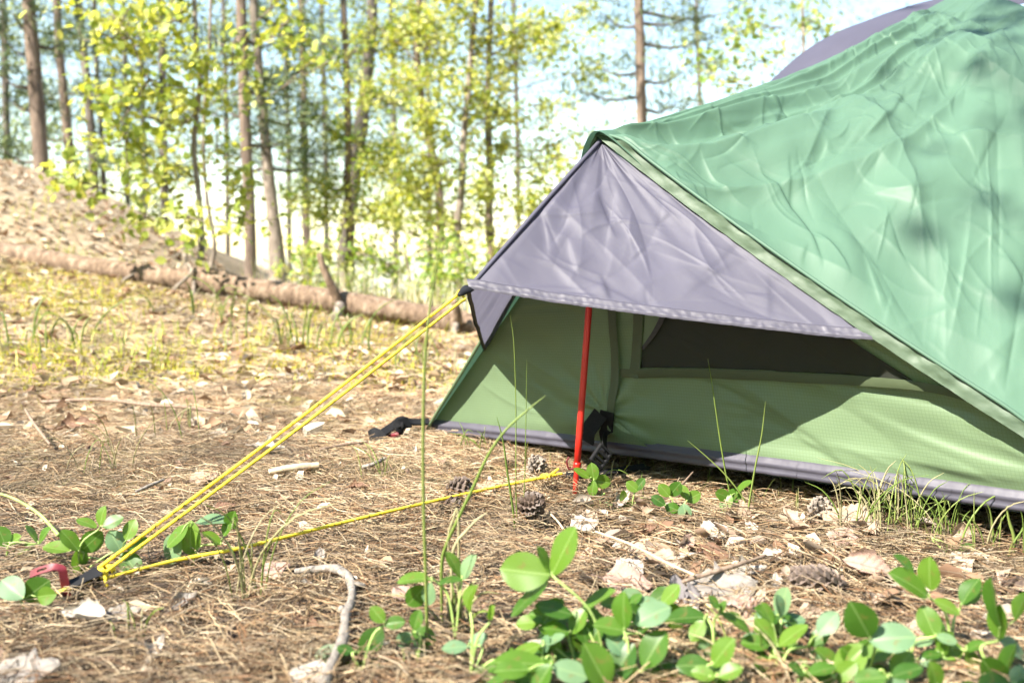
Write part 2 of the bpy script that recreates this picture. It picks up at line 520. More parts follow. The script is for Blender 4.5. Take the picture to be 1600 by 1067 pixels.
def dead_mat(name, c):
    m, nt, b, out = newmat(name)
    uvv = coords(nt, "UV"); ob = coords(nt)
    n1 = noise(nt, ob, 90, 2, 0.65)
    base = ramp(nt, n1, [(0.28, tuple(x * 0.55 for x in c)), (0.5, c), (0.75, tuple(min(1, x * 1.25) for x in c))])
    sx = N(nt, "ShaderNodeSeparateXYZ"); nt.links.new(uvv, sx.inputs[0])
    ab = N(nt, "ShaderNodeMath", operation='ABSOLUTE'); nt.links.new(sx.outputs["Y"], ab.inputs[0])
    vr = ramp(nt, ab.outputs[0], [(0.0, (1, 1, 1)), (0.03, (0, 0, 0))])
    base = mixc(nt, vr, base, tuple(x * 0.6 for x in c))
    nt.links.new(base, b.inputs["Base Color"]); b.inputs["Roughness"].default_value = 0.65
    sv = N(nt, "ShaderNodeMath", operation='MULTIPLY_ADD'); nt.links.new(ab.outputs[0], sv.inputs[0]); sv.inputs[1].default_value = -0.8; nt.links.new(sx.outputs["X"], sv.inputs[2])
    sn = N(nt, "ShaderNodeMath", operation='MULTIPLY'); nt.links.new(sv.outputs[0], sn.inputs[0]); sn.inputs[1].default_value = 45
    si = N(nt, "ShaderNodeMath", operation='SINE'); nt.links.new(sn.outputs[0], si.inputs[0])
    s2 = N(nt, "ShaderNodeMath", operation='MULTIPLY_ADD'); nt.links.new(n1, s2.inputs[0]); s2.inputs[1].default_value = 3; nt.links.new(si.outputs[0], s2.inputs[2])
    bump(nt, b, s2.outputs[0], 0.4, 0.0008)
    translucent(nt, b, out, 0.15, c)
    return m
DEAD = {"tan": dead_mat("tan dead leaf", (0.38, 0.275, 0.195)), "pink": dead_mat("pinkish dead leaf", (0.35, 0.235, 0.185)),
        "grey": dead_mat("grey dead leaf", (0.25, 0.22, 0.19)), "white": dead_mat("bleached dead leaf", (0.40, 0.35, 0.295)),
        "brown": dead_mat("brown dead leaf", (0.17, 0.09, 0.052)), "slate": dead_mat("slate grey dead leaf", (0.15, 0.135, 0.135))}

# ------------------------------------------------------------------ ground and added water
def sinhspace(lo, hi, n, k, c=0.0):
    a = math.asinh((lo - c) / k); b_ = math.asinh((hi - c) / k)
    return c + k * np.sinh(np.linspace(a, b_, n))
gx = sinhspace(-900, 900, 420, 0.55)
gy = sinhspace(-300, 4000, 460, 0.7, 1.3)
X, Y = np.meshgrid(gx, gy, indexing="ij")
Z = terrain(X, Y)
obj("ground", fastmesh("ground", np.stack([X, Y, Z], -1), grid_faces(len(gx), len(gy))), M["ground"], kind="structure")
wv_ = np.array([(-900, 40, -6.6), (900, 40, -6.6), (900, 3990, -6.6), (-900, 3990, -6.6)])
obj("added_lake", fastmesh("added_lake", wv_, Q=[(0, 1, 2, 3)]), M["water"], kind="structure")  # added water sheet, mirrors the sky to whiten the gap below the horizon

# ------------------------------------------------------------------ the tent
A = Vector((0.140, 1.640, 0.583))
BL = Vector((-0.180, 2.10, 0.020))
BR = Vector((0.80, 1.18, 0.062))
TOP = Vector((1.05, 2.35, 1.0))
INW = Vector((0.68, 0.73, 0)).normalized()
tent = empty("tent", (0.31, 1.66, 0.0), "green and grey nylon ridge tent pitched on the pine needles", "tent")

def creases(x, y, n, seed, amp, w, lmin, lmax, xr, yr, dirs=None, foci=None, spread=0.35):
    r = np.random.default_rng(seed)
    d = np.zeros_like(x)
    for k in range(n):
        cx, cy = r.uniform(*xr), r.uniform(*yr)
        an = r.uniform(0, np.pi) if dirs is None else r.normal(dirs[0], dirs[1])
        if foci is not None:      # tension creases point at the corners that pull the cloth
            f = foci[r.integers(0, len(foci))]
            an = math.atan2(cy - f[1], cx - f[0]) + r.normal(0, spread)
        ln = r.uniform(lmin, lmax)
        dx, dy = np.cos(an), np.sin(an)
        s = (x - cx) * dx + (y - cy) * dy
        bend = r.normal(0, 0.18) * s * s / ln
        t = -(x - cx) * dy + (y - cy) * dx - bend
        ww = w * r.uniform(0.6, 1.6)
        d += r.choice([-1, 1], p=[0.35, 0.65]) * amp * r.uniform(0.4, 1) * np.exp(-np.abs(t) / ww) * np.clip(1 - (np.abs(s) / ln) ** 2, 0, 1)
        # one side of a crease often sits a little higher
        d += amp * r.normal(0, 0.5) * np.tanh(t / ww) * np.exp(-(t / (ww * 6)) ** 2) * np.clip(1 - (np.abs(s) / ln) ** 2, 0, 1)
    return d

def hemcurve(B, sag, n):
    t = np.linspace(0, 1, n)[:, None]
    a = np.array(A); b_ = np.array(B)
    c = a * (1 - t) + b_ * t
    c[:, 2] -= (sag * 4 * t * (1 - t))[:, 0]
    return c

_hd = (BR - A).normalized()
_ne = (BL - A).cross(BR - A).normalized()
if _ne.dot(CAM - A) < 0: _ne = -_ne
_pu = _ne.cross(_hd).normalized()
if _pu.z < 0: _pu = -_pu
PU = np.array(_pu)              # in the plane of the tent's end, away from its right hem
def tapewidth(t):
    return 0.022 * np.clip(t / 0.05, 0.15, 1) * np.clip((1.0 - t) / 0.25, 0.2, 1)

def ridgecurve(n):
    t = np.linspace(0, 1, n)
    c = np.array(A)[None] * (1 - t[:, None]) + np.array(TOP)[None] * t[:, None]
    c[:, 2] -= 0.030 * np.sin(np.pi * t) ** 1.0 * (1.25 - 0.5 * t)
    return c

def patch(B, arcmid, na, nb, seed, sag, pw=1.7):
    a = np.linspace(0, 1, na); b_ = np.linspace(0, 1, nb)
    Rg = ridgecurve(na)[:, None, :]
    H = hemcurve(B, sag, na)
    if B is BR: H = H + PU[None] * tapewidth(np.linspace(0, 1, na))[:, None]
    H = H[:, None, :]
    w = b_ ** pw
    Qc = spline([TOP, arcmid, B], 400)
    q = np.stack([np.interp(w, np.linspace(0, 1, 400), Qc[:, k]) for k in range(3)], -1)
    lin = np.array(TOP)[None] * (1 - w[:, None]) + np.array(B)[None] * w[:, None]
    S = Rg * (1 - w[None, :, None]) + H * w[None, :, None] + (a[:, None, None] ** 1.8) * (q - lin)[None]
    return S, a, b_

# right fly panel, creased
na, nb = 460, 340
S, a, b_ = patch(BR, Vector((0.99, 1.72, 0.70)), na, nb, 1, 0.020, 1.15)
Aa, Bb = np.meshgrid(a, b_, indexing="ij")
du = np.gradient(S, axis=0); dv = np.gradient(S, axis=1)
nrm = np.cross(dv, du); nrm /= np.linalg.norm(nrm, axis=2)[..., None] + 1e-9
if nrm[na // 2, nb // 2] @ np.array([0.15, -0.64, 0.75]) < 0: nrm = -nrm
fx = Aa * 1.25; fyy = (Bb - 0.5) * (0.12 + 0.88 * Aa)
edge = np.clip(Aa / 0.06, 0, 1) * np.clip((1 - Bb) / 0.05, 0, 1) * (0.35 + 0.65 * np.clip(Bb / 0.06, 0, 1))
Wn = Bb ** 1.15
psi = Wn / ((1 - Aa) * 0.85 + 0.16 + Wn * 0.55)
psi = psi + 0.10 * (vn(Aa * 2.6, Bb * 2.4, 21) - 0.5)
rx0, ry0 = fx * 0.82 - fyy * 0.57, fx * 0.57 + fyy * 0.82
def sab(n, e=0.10): return np.sqrt((2 * n - 1) ** 2 + e * e)
env = np.sin(np.pi * np.clip(0.06 + 0.90 * Aa, 0, 1)) ** 0.8 * np.clip(0.25 + Bb / 0.2, 0, 1)
folds = sab(vn(psi * 6.0 + 0.4, Aa * 1.1 + 3, 31), 0.05)
folds2 = sab(vn(psi * 13 + 5 + 0.8 * vn(rx0 * 5, ry0 * 5, 44), Aa * 1.6, 41), 0.06)
D = 0.044 * (0.5 - folds) * env * np.clip((1 - Bb) / 0.3, 0.35, 1)
D += 0.020 * (0.5 - folds2) * (0.3 + vn(Aa * 3, Bb * 3, 51)) * env
rx, ry = fx * 0.82 - fyy * 0.57, fx * 0.57 + fyy * 0.82
D += 0.010 * (fbm(rx * 6 + 1.2 * vn(fx * 4, fyy * 4, 5), ry * 9 + 1.2 * vn(fx * 4 + 9, fyy * 4, 6), 61, 2) - 0.38)
D += creases(fx, fyy, 60, 5, 0.0032, 0.013, 0.06, 0.26, (0.05, 1.2), (-0.48, 0.5), foci=[(0.0, 0.0), (1.25, -0.5)], spread=0.22)
FOC = [(0.0, 0.0), (1.25, -0.5), (0.0, 0.0), (1.25, 0.5)]
D += creases(fx, fyy, 230, 15, 0.0029, 0.0042, 0.025, 0.12, (0.05, 1.15), (-0.40, 0.5), foci=FOC, spread=0.30)
D += creases(fx, fyy, 150, 16, 0.0022, 0.0040, 0.02, 0.07, (0.1, 1.1), (-0.35, 0.5))
D += creases(fx, fyy, 26, 6, 0.007, 0.022, 0.15, 0.4, (0.2, 1.1), (-0.45, 0.5), (0.35, 0.4))
S = S + nrm * (D * edge)[..., None]
uv = np.stack([fx, fyy], -1).reshape(-1, 2)
child("fly_panel", fastmesh("fly_panel", S, grid_faces(na, nb), uv=uv), M["fly"], tent, "crinkled green fly panel")
SR = S

# left fly panel (turned away from the camera)
S, a, b_ = patch(BL, Vector((0.42, 2.48, 0.62)), 70, 50, 2, 0.012)
Aa, Bb = np.meshgrid(a, b_, indexing="ij")
S[..., 2] += 0.006 * (fbm(Aa * 9, Bb * 9, 4) - 0.44) * np.clip(Aa * 8, 0, 1) * np.clip(Bb * 8, 0, 1) * np.clip((1 - Bb) * 8, 0, 1)
S[..., 2] -= 0.004 * np.clip(1 - Bb * 30, 0, 1)
child("fly_panel", fastmesh("fly_panel_far", S, grid_faces(70, 50), uv=np.stack([Aa, Bb], -1).reshape(-1, 2)), M["fly"], tent)

# rear of the fly beyond the crossing poles, down to the far end
Dv = Vector((0.76, 0.65, 0))
END = TOP + Dv * 1.35; END.z = 0.55
for B, mid, off in ((BR, Vector((0.99, 1.72, 0.70)), 0.0), (BL, Vector((0.42, 2.48, 0.62)), 0.003)):
    Qc = spline([TOP, mid, B], 50)
    E = np.array(B) + np.array(Dv) * 1.55
    E2 = spline([END, (np.array(END) + E) / 2 + np.array([0, 0, 0.05]), E], 50)
    t = np.linspace(0, 1, 40)[:, None, None]
    Sx = Qc[None] * (1 - t) + E2[None] * t
    Sx[..., 2] += 0.10 * np.sin(np.pi * t[..., 0]) * np.linspace(1, 0, 50)[None] - off
    uvx = np.stack(np.meshgrid(np.linspace(0, 1, 40), np.linspace(0, 1, 50), indexing="ij"), -1).reshape(-1, 2)
    child("fly_panel", fastmesh("fly_panel_rear", Sx, grid_faces(40, 50), uv=uvx), M["fly"], tent)

# grey arched panel that rises behind the ridge
arc = [P(1165, 175, 2.42), P(1215, 128, 2.48), P(1290, 62, 2.58), P(1375, 25, 2.7), P(1470, -4, 2.82), P(1620, -40, 3.0)]
Ca = spline(arc, 60)
prof = np.linspace(0, 1, 24)
Sg = np.zeros((60, 24, 3))
for k, s in enumerate(prof):
    ang = (s - 0.32) * 2.9
    off = np.array([-0.30, 0.72, 0]) * math.sin(ang) * 0.26 + np.array([0, 0, 1.0]) * (math.cos(ang) - 1) * 0.20
    Sg[:, k] = Ca + off
Sg += ((fbm(np.linspace(0, 9, 60)[:, None] + 0 * prof[None], prof[None] * 5 + 0 * np.zeros((60, 1)), 9) - 0.44) * 0.012)[..., None]
uvx = np.stack(np.meshgrid(np.linspace(0, 1, 60), prof * 0.5, indexing="ij"), -1).reshape(-1, 2)
child("roof_arch", fastmesh("roof_arch", Sg, grid_faces(60, 24), uv=uvx), M["grey"], tent, "grey arched roof panel behind the ridge")

# hem tape along the right edge of the fly
H = hemcurve(BR, 0.020, 160)
tt = np.linspace(0, 1, 160)
wd = tapewidth(tt)
outw = np.array((-INW).to_tuple())
nw = 9
St = np.zeros((160, nw, 3))
for k in range(nw):
    s = k / (nw - 1)
    ruf = (vn(tt * 60, np.full(160, s * 2.0), 3) - 0.5) * 0.0065 * (0.4 + s)
    St[:, k] = H + PU[None] * (wd * s)[:, None] + outw[None] * (0.010 - 0.008 * s + ruf)[:, None]
uvx = np.stack([np.repeat(tt[:, None] * 0.95, nw, 1), np.repeat(np.linspace(0, 0.03, nw)[None], 160, 0)], -1).reshape(-1, 2)
child("hem_tape", fastmesh("hem_tape", St, grid_faces(160, nw), uv=uvx), M["tape"], tent, "pale green stitched hem tape")
# rolled edge seam between tape and fly, and along the left edge
child("hem_seam", tube("hem_seam", [tuple(q) for q in (H[::8] + PU * tapewidth(tt[::8])[:, None] + outw * 0.004)], 0.0030, 120, 6), M["fly"], tent)
HL = hemcurve(BL, 0.012, 40)
child("hem_seam", tube("hem_seam_left", [tuple(q) for q in (HL[::4] + outw * 0.003)] + [tuple(BL)], 0.0034, 60, 6), M["wall"], tent)
# small folded hood at the peak
hood = [A + Vector((-0.018, 0.020, -0.040)), A + Vector((-0.010, 0.004, -0.010)), A + Vector((0.004, -0.012, 0.006)), A + Vector((0.030, -0.020, -0.008)), A + Vector((0.075, -0.045, -0.052))]
hc = spline(hood, 30)
hs = np.stack([hc + np.array((INW * s).to_tuple()) + np.array([0, 0, 0.004 * math.sin(s * 40)]) for s in np.linspace(-0.016, 0.07, 8)], 1)
child("peak_hood", fastmesh("peak_hood", hs, grid_faces(30, 8), uv=np.zeros((240, 2))), M["fly"], tent)

# awning: two triangular grey panels meeting on the ridge that the guyline pulls out
LC = Vector((-0.064, 1.478, 0.340))
RC = P(1362, 530, 1.380)
L2 = Vector((-0.072, 1.945, 0.200)) + INW * 0.03
A2 = A + Vector((0.004, -0.006, -0.012))
def tri(Ap, B, C, na, nb, sagv, seed, amp, ncr):
    a = np.linspace(0, 1, na); b_ = np.linspace(0, 1, nb)
    Aa, Bb = np.meshgrid(a, b_, indexing="ij")
    Ap, B, C = (np.array(q) for q in (Ap, B, C))
    S = Ap + Aa[..., None] * ((1 - Bb)[..., None] * (B - Ap) + Bb[..., None] * (C - Ap))
    n = np.cross(B - Ap, C - Ap); n /= np.linalg.norm(n)
    if n @ (np.array(CAM) - Ap) < 0: n = -n
    lb = np.linalg.norm(C - B); la = np.linalg.norm((B + C) / 2 - Ap)
    x = (Bb - 0.5) * lb * Aa; y = Aa * la
    e = np.clip(Bb / 0.05, 0, 1) * np.clip((1 - Bb) / 0.05, 0, 1) * np.clip(Aa / 0.08, 0, 1)
    D = -sagv * np.sin(np.pi * Bb) * np.sin(np.pi * np.clip(Aa, 0, 1) * 0.62)
    D += amp * 3.2 * (fbm(Bb * 7, Aa * 1.3, seed, 2) - 0.38) * (1.15 - Aa)
    D += amp * 1.2 * (fbm(x * 7, y * 7, seed + 1, 2) - 0.38)
    D += creases(x, y, ncr, seed + 2, amp * 0.30, 0.008, 0.04, 0.16, (-lb / 2, lb / 2), (0.05, la))
    D += creases(x, y, ncr // 4, seed + 3, amp * 0.5, 0.010, 0.08, 0.2, (-lb / 2.4, lb / 2.4), (0.1, la), (1.3, 0.5))
    D += creases(x, y, ncr * 2, seed + 5, amp * 0.36, 0.0040, 0.02, 0.09, (-lb / 2.2, lb / 2.2), (0.08, la), foci=[(0, 0), (0, 0), (-lb / 2, la), (lb / 2, la)], spread=0.4)
    S = S + n * (D * e)[..., None]
    return S, np.stack([x, y], -1).reshape(-1, 2), n
S, uvx, nA = tri(A2, LC, RC, 150, 190, 0.012, 91, 0.0044, 30)
child("awning_panel", fastmesh("awning_panel", S, grid_faces(150, 190), uv=uvx), M["grey"], tent, "lilac grey awning panel in the sun")
bottom = S[-1]
# double stitched hem along the lower edge of the awning
hw = 0.017
upd = (np.array(A2) - (np.array(LC) + np.array(RC)) / 2); upd /= np.linalg.norm(upd)
Sh = np.stack([bottom + upd * (hw * (s * 1.15 - 0.15)) + nA * (0.0022 + 0.0018 * math.sin(s * math.pi) + 0.0012 * (math.sin(s * 9.4) > 0.2)) for s in np.linspace(0, 1, 9)], 1)
Sh += nA * ((vn(np.linspace(0, 120, 190)[:, None] + np.zeros((1, 9)), np.linspace(0, 3, 9)[None] + np.zeros((190, 1)), 14) - 0.5) * 0.0016)[..., None]
uvx = np.stack([np.repeat(np.linspace(0, 0.65, 190)[:, None], 9, 1), np.repeat(np.linspace(0, hw, 9)[None], 190, 0)], -1).reshape(-1, 2)
child("awning_hem", fastmesh("awning_hem", Sh, grid_faces(190, 9), uv=uvx), M["greyhem"], tent)
S, uvx, nB = tri(A2, L2, LC, 50, 50, 0.006, 191, 0.004, 14)
child("awning_panel", fastmesh("awning_side", S, grid_faces(50, 50), uv=uvx), M["grey"], tent)
edgep = S[-1]
Eb = np.stack([edgep + np.array([0, 0, 1.0]) * z + np.array([-0.004, -0.003, 0]) for z in (-0.003, 0.001, 0.005)], 1)
Eb2 = np.stack([edgep + np.array([s, 0.2 * s, 0.0]) for s in (-0.005, -0.002, 0.002)], 1)
child("edge_binding", fastmesh("edge_binding", np.concatenate([Eb, Eb2]), np.vstack([grid_faces(50, 3), grid_faces(50, 3, 150)])), M["binding"], tent)
# peak seam and dart in the awning
child("ridge_seam", tube("ridge_seam", [A2 + Vector((0, 0, 0.003)), A2 * 0.55 + LC * 0.45 + Vector((-0.002, -0.004, 0.001)), LC], 0.0036, 30, 6), M["grey"], tent)

# end wall of the inner tent, below the awning
AI = A + Vector((0.030, 0.032, -0.035))
na, nb = 150, 200
WL = BL + Vector((0.012, 0.006, 0.012)); WR = BR + Vector((-0.02, 0.028, 0.010))
a = np.linspace(0, 1, na); b_ = np.linspace(0, 1, nb)
Aa, Bb = np.meshgrid(a, b_, indexing="ij")
baseW = np.array(WL)[None] * (1 - b_[:, None]) + np.array(WR)[None] * b_[:, None]
baseW[:, 2] += 0.006 * np.sin(b_ * np.pi)
S = np.array(AI) + Aa[..., None] * (baseW[None] - np.array(AI))
nW = np.cross(np.array(WL) - np.array(AI), np.array(WR) - np.array(AI)); nW /= np.linalg.norm(nW)
if nW @ (np.array(CAM) - np.array(AI)) < 0: nW = -nW
lenW = np.linalg.norm(np.array(WR) - np.array(WL)); hW = np.linalg.norm((np.array(WL) + np.array(WR)) / 2 - np.array(AI))
x = (Bb - 0.5) * lenW * Aa; y = Aa * hW
e = np.clip(Bb / 0.04, 0, 1) * np.clip((1 - Bb) / 0.04, 0, 1) * np.clip((1 - Aa) / 0.05, 0.0, 1)
def wcoord(p):
    """wall (x, y) of a world point"""
    w = np.array(p) - np.array(AI)
    ey = ((np.array(WL) + np.array(WR)) / 2 - np.array(AI)); hy = np.linalg.norm(ey); ey = ey / hy
    ex = (np.array(WR) - np.array(WL)); ex /= np.linalg.norm(ex)
    # solve w = y*ey + x*ex
    Mx = np.stack([ey, ex], 1); sol = np.linalg.lstsq(Mx, w, rcond=None)[0]
    return sol[1], sol[0]
def onwall(u, v, lift=0.0):
    d = np.array(ray(u, v)); o = np.array(CAM)
    t = ((np.array(AI) - o) @ nW) / (d @ nW)
    return Vector(o + d * t + nW * lift)
sx_, sy_ = wcoord(onwall(948, 648))
D = -0.030 * np.sin(np.pi * Bb) * np.sin(np.pi * Aa) ** 1.2
pull = np.exp(-np.hypot((x - sx_) / 0.10, (y - sy_) / 0.07))
D += 0.018 * pull
an = np.arctan2(y - sy_, x - sx_)
D += 0.0055 * np.sin(an * 9 + 1.3) * np.exp(-np.hypot(x - sx_, y - sy_) / 0.12) * np.clip(np.hypot(x - sx_, y - sy_) / 0.03, 0, 1)
D += 0.009 * (fbm(x * 4 + y * 3, y * 9 - x * 2, 6, 3) - 0.44)
D += creases(x, y, 40, 17, 0.0022, 0.005, 0.05, 0.2, (-lenW / 2, lenW / 2), (0.2, hW), (0.45, 0.35))
D += creases(x, y, 16, 19, 0.004, 0.010, 0.10, 0.28, (lenW * 0.1, lenW / 2), (0.3, hW), (0.3, 0.2))
S = S + nW * (D * e)[..., None]
WS = S
child("end_wall", fastmesh("end_wall", S, grid_faces(na, nb), uv=np.stack([x, y], -1).reshape(-1, 2)), M["wall"], tent, "green ripstop end wall under the awning")
def wallsurf(u, v, lift=0.003):
    """nearest modelled wall point to a line of sight, lifted off the cloth"""
    p = np.array(onwall(u, v)); d2 = ((WS - p) ** 2).sum(-1)
    k = np.unravel_index(np.argmin(d2), d2.shape)
    n = WS[k]
    dep = (n - p) @ nW
    return Vector(p + nW * (dep + lift))
# grey hem along the foot of the wall
hb = WS[-1]
bw = 0.028
Sb = np.stack([hb + np.array([0, 0, 1.0]) * (bw * (s - 0.72)) + nW * (0.003 + 0.004 * math.sin(s * math.pi) + 0.002 * math.sin(s * 12)) for s in np.linspace(0, 1, 9)], 1)
Sb += nW * ((vn(np.linspace(0, 60, nb)[:, None] + np.zeros((1, 9)), np.linspace(0, 2, 9)[None] + np.zeros((nb, 1)), 24) - 0.5) * 0.002)[..., None]
uvx = np.stack([np.repeat(np.linspace(0, lenW, nb)[:, None], 9, 1), np.repeat(np.linspace(0, bw, 9)[None], nb, 0)], -1).reshape(-1, 2)
child("wall_hem", fastmesh("wall_hem", Sb, grid_faces(nb, 9), uv=uvx), M["greyhem"], tent)
# groundsheet
fl_ = np.array([hb[0], hb[-1], np.array(BR) + np.array(Dv) * 1.5, np.array(BL) + np.array(Dv) * 1.5])
fl_[:, 2] = (0.018, 0.045, 0.04, 0.03)
fl_[0] += np.array((INW * 0.02)); fl_[1] += np.array((INW * 0.02))
child("groundsheet", fastmesh("groundsheet", fl_, Q=[(0, 1, 2, 3)], uv=np.zeros((4, 2))), M["floor"], tent)

def ribbon(pix, widths, lift=0.004, n=20, nw=3, horizontal=True):
    """a strip of cloth lying on the wall along a line of sight path"""
    pp_ = spline([(u, v, 0) for u, v in pix], n)
    C = np.array([wallsurf(q[0], q[1], lift) for q in pp_])
    for _ in range(2): C[1:-1] = (C[:-2] + 2 * C[1:-1] + C[2:]) / 4
    T_ = np.gradient(C, axis=0); T_ /= np.linalg.norm(T_, axis=1)[:, None]
    side = np.cross(T_, nW[None]); side /= np.linalg.norm(side, axis=1)[:, None]
    w = np.interp(np.linspace(0, 1, n), np.linspace(0, 1, len(widths)), widths)
    Sx = np.stack([C + side * (w * s)[:, None] + nW * (0.0012 * (1 - (2 * s) ** 2)) for s in np.linspace(-0.5, 0.5, nw)], 1)
    L_ = np.linspace(0, 0.3, n)
    uvx = np.stack([np.repeat(L_[:, None], nw, 1), np.repeat(np.linspace(0, 0.012, nw)[None], n, 0)], -1).reshape(-1, 2)
    return fastmesh("ribbon", Sx, grid_faces(n, nw), uv=uvx)
# mesh window: dark net, paler patch painted as lit fly, tapes around it
def wall_patch(top, bot, n, m, lift):
    t_ = spline([(u, v, 0) for u, v in top], n); b2 = spline([(u, v, 0) for u, v in bot], n)
    W_ = np.zeros((n, m, 3))
    for i_ in range(n):
        for j_ in range(m):
            q = t_[i_] + (b2[i_] - t_[i_]) * j_ / (m - 1)
            W_[i_, j_] = wallsurf(q[0], q[1], lift)
    uvx = np.stack(np.meshgrid(np.linspace(0, 0.2, n), np.linspace(0, 0.1, m), indexing="ij"), -1).reshape(-1, 2)
    return fastmesh("wall_patch", W_, grid_faces(n, m), uv=uvx)
win = child("mesh_window", wall_patch([(992, 455), (1100, 455), (1250, 480), (1350, 545), (1425, 594)], [(993, 578), (1100, 580), (1250, 585), (1350, 590), (1425, 596)], 50, 16, 0.003), M["mesh"], tent, "dark insect mesh window in the end wall")
def wchild(name, me, mat, label=None):
    o = obj(name, me, mat, win, label=label)
    return o
wchild("lit_fly_patch", wall_patch([(994, 462), (994, 500), (994, 548)], [(1036, 462), (1022, 500), (995, 549)], 12, 6, 0.0055), M["wall"], "pale green patch painted as the lit fly seen through the window")  # no real flap: pale cloth stands for sunlit fly behind the net
wchild("frame_tape", ribbon([(985, 455), (985, 520), (986, 592)], [0.020, 0.020], 0.007), M["wtape"])
wchild("frame_tape", ribbon([(965, 585), (1100, 587), (1240, 592), (1380, 598), (1460, 606), (1530, 624)], [0.016, 0.016, 0.015, 0.013, 0.008], 0.008, 60), M["wtape"])
wchild("zip_edge", ribbon([(1030, 470), (1024, 498), (1012, 524), (996, 548)], [0.009, 0.010, 0.006], 0.009), M["binding"])
child("seam_tape", ribbon([(940, 450), (950, 530), (957, 600), (958, 655)], [0.018, 0.017, 0.016], 0.006, 30), M["wtape"], tent)
# reinforcement patch behind the buckle
pp = [wallsurf(u, v, 0.004) for u, v in ((955, 640), (1000, 684), (1020, 702), (912, 694), (928, 682))]
cen = sum(pp, Vector()) / 5
child("reinforcement_patch", fastmesh("patch", np.array([cen] + pp), T=[(0, k + 1, (k + 1) % 5 + 1) for k in range(5)], uv=np.array([[p_.x, p_.z] for p_ in [cen] + pp])), M["wall"], tent)

# black webbing with buckle on the wall
def strap(pts, width, nvec, th_=0.0018, n=24):
    C = spline(pts, n); T_ = np.gradient(C, axis=0); T_ /= np.linalg.norm(T_, axis=1)[:, None]
    nv = np.array(nvec, float); side = np.cross(T_, nv[None]); side /= np.linalg.norm(side, axis=1)[:, None]
    nn = np.cross(side, T_)
    q = []
    for s, t in ((-0.5, -0.5), (0.5, -0.5), (0.5, 0.5), (-0.5, 0.5)):
        q.append(C + side * (width * s) + nn * (th_ * t))
    Vv = np.stack(q, 1).reshape(-1, 3)
    i = np.arange(n - 1)[:, None] * 4 + np.arange(4)[None]; j = np.arange(n - 1)[:, None] * 4 + (np.arange(4)[None] + 1) % 4
    Q = np.vstack([np.stack([i, j, j + 4, i + 4], -1).reshape(-1, 4), [[0, 3, 2, 1], [4 * n - 4, 4 * n - 3, 4 * n - 2, 4 * n - 1]]])
    return fastmesh("strap", Vv, Q, smooth=False)
w1 = wallsurf(955, 640, 0.010); w2 = wallsurf(957, 680, 0.018); w3 = P(946, 706, 1.605)
wst = child("wall_strap", strap([w1, w2, w3], 0.030, nW), M["black"], tent, "black webbing strap on the end wall")
o = obj("strap_tail", strap([wallsurf(950, 641, 0.016), wallsurf(940, 662, 0.030), wallsurf(936, 681, 0.034)], 0.030, nW), M["black"], wst)
bc = P(939, 713, 1.600)
bx = (P(950, 697, 1.600) - P(928, 730, 1.585)).normalized()
Mb = frame(bc, bx, Vector((0.45, -0.88, 0.0)))
bp = []
for yy in (-0.0125, 0.0125): bp.append(box_arrays((0.032, 0.0045, 0.007), Mb @ Matrix.Translation((0, yy, 0)), 0.0012))
for xx in (-0.0145, -0.005, 0.004, 0.0145): bp.append(box_arrays((0.0045, 0.026, 0.006), Mb @ Matrix.Translation((xx, 0, 0.0006)), 0.0012))
o = obj("buckle", fastmesh("buckle", *join(bp), smooth=False), M["black"], wst, label="black plastic ladder buckle")
# webbing that runs from the buckle under the hem and out past the pole to the cord
gs = [G(1010, 728, 0.026), G(960, 736, 0.024), G(915, 742, 0.022), G(884, 741, 0.020)]
child("ground_strap", strap(gs, 0.020, (0, -0.25, 1), 0.003), M["black"], tent, "black webbing loop lying by the pole foot")
# corner strap at the far corner
c0 = Vector(BL) + Vector((0.004, -0.004, 0.004))
cs = [c0, P(645, 668, 2.08), P(628, 664, 2.06), P(612, 676, 2.04), P(590, 690, 2.0)]
child("corner_strap", strap([q + Vector((0, 0, 0.012)) for q in cs], 0.018, (0.2, -0.6, 1), 0.004), M["black"], tent, "black webbing strap at the far tent corner")
child("corner_strap", strap([P(632, 672, 2.03), P(622, 664, 2.02), P(640, 660, 2.05)], 0.022, (0.2, -0.9, 0.4), 0.004), M["black"], tent)
child("strap_end", strap([P(598, 686, 1.99), P(586, 676, 2.0), P(577, 682, 2.01)], 0.022, (0.1, -0.9, 0.6), 0.003), M["black"], tent)
o = child("corner_buckle", fastmesh("corner_buckle", *join([box_arrays((0.03, 0.02, 0.008), frame(P(616, 679, 2.03), (1, -0.3, 0.25)), 0.002)])), M["peg"], tent)
# corner gusset where the guyline leaves the awning
gd = (P(715, 462, 1.44) - LC).normalized()
gM = frame(LC + gd * 0.008, gd, (0.2, -0.5, 0.8))
gp = []
for s, (w, hgt) in zip(np.linspace(-0.014, 0.030, 7), [(0.014, 0.004), (0.018, 0.007), (0.017, 0.008), (0.014, 0.008), (0.012, 0.008), (0.010, 0.007), (0.006, 0.004)]):
    aa = np.linspace(0, 2 * np.pi, 10, endpoint=False)
    gp.append([gM @ Vector((s, math.cos(q) * w / 2, math.sin(q) * hgt / 2)) for q in aa])
gp = np.array(gp)
i = np.arange(6)[:, None] * 10 + np.arange(10)[None]; j = np.arange(6)[:, None] * 10 + (np.arange(10)[None] + 1) % 10
Qg = np.stack([i, j, j + 10, i + 10], -1).reshape(-1, 4)
child("guy_tab", fastmesh("guy_tab", np.vstack([gp.reshape(-1, 3), gp[0].mean(0), gp[-1].mean(0)]), Qg, [(70, (k + 1) % 10, k) for k in range(10)] + [(71, 60 + k, 60 + (k + 1) % 10) for k in range(10)]), M["plastic"], tent, "black tab at the awning corner")

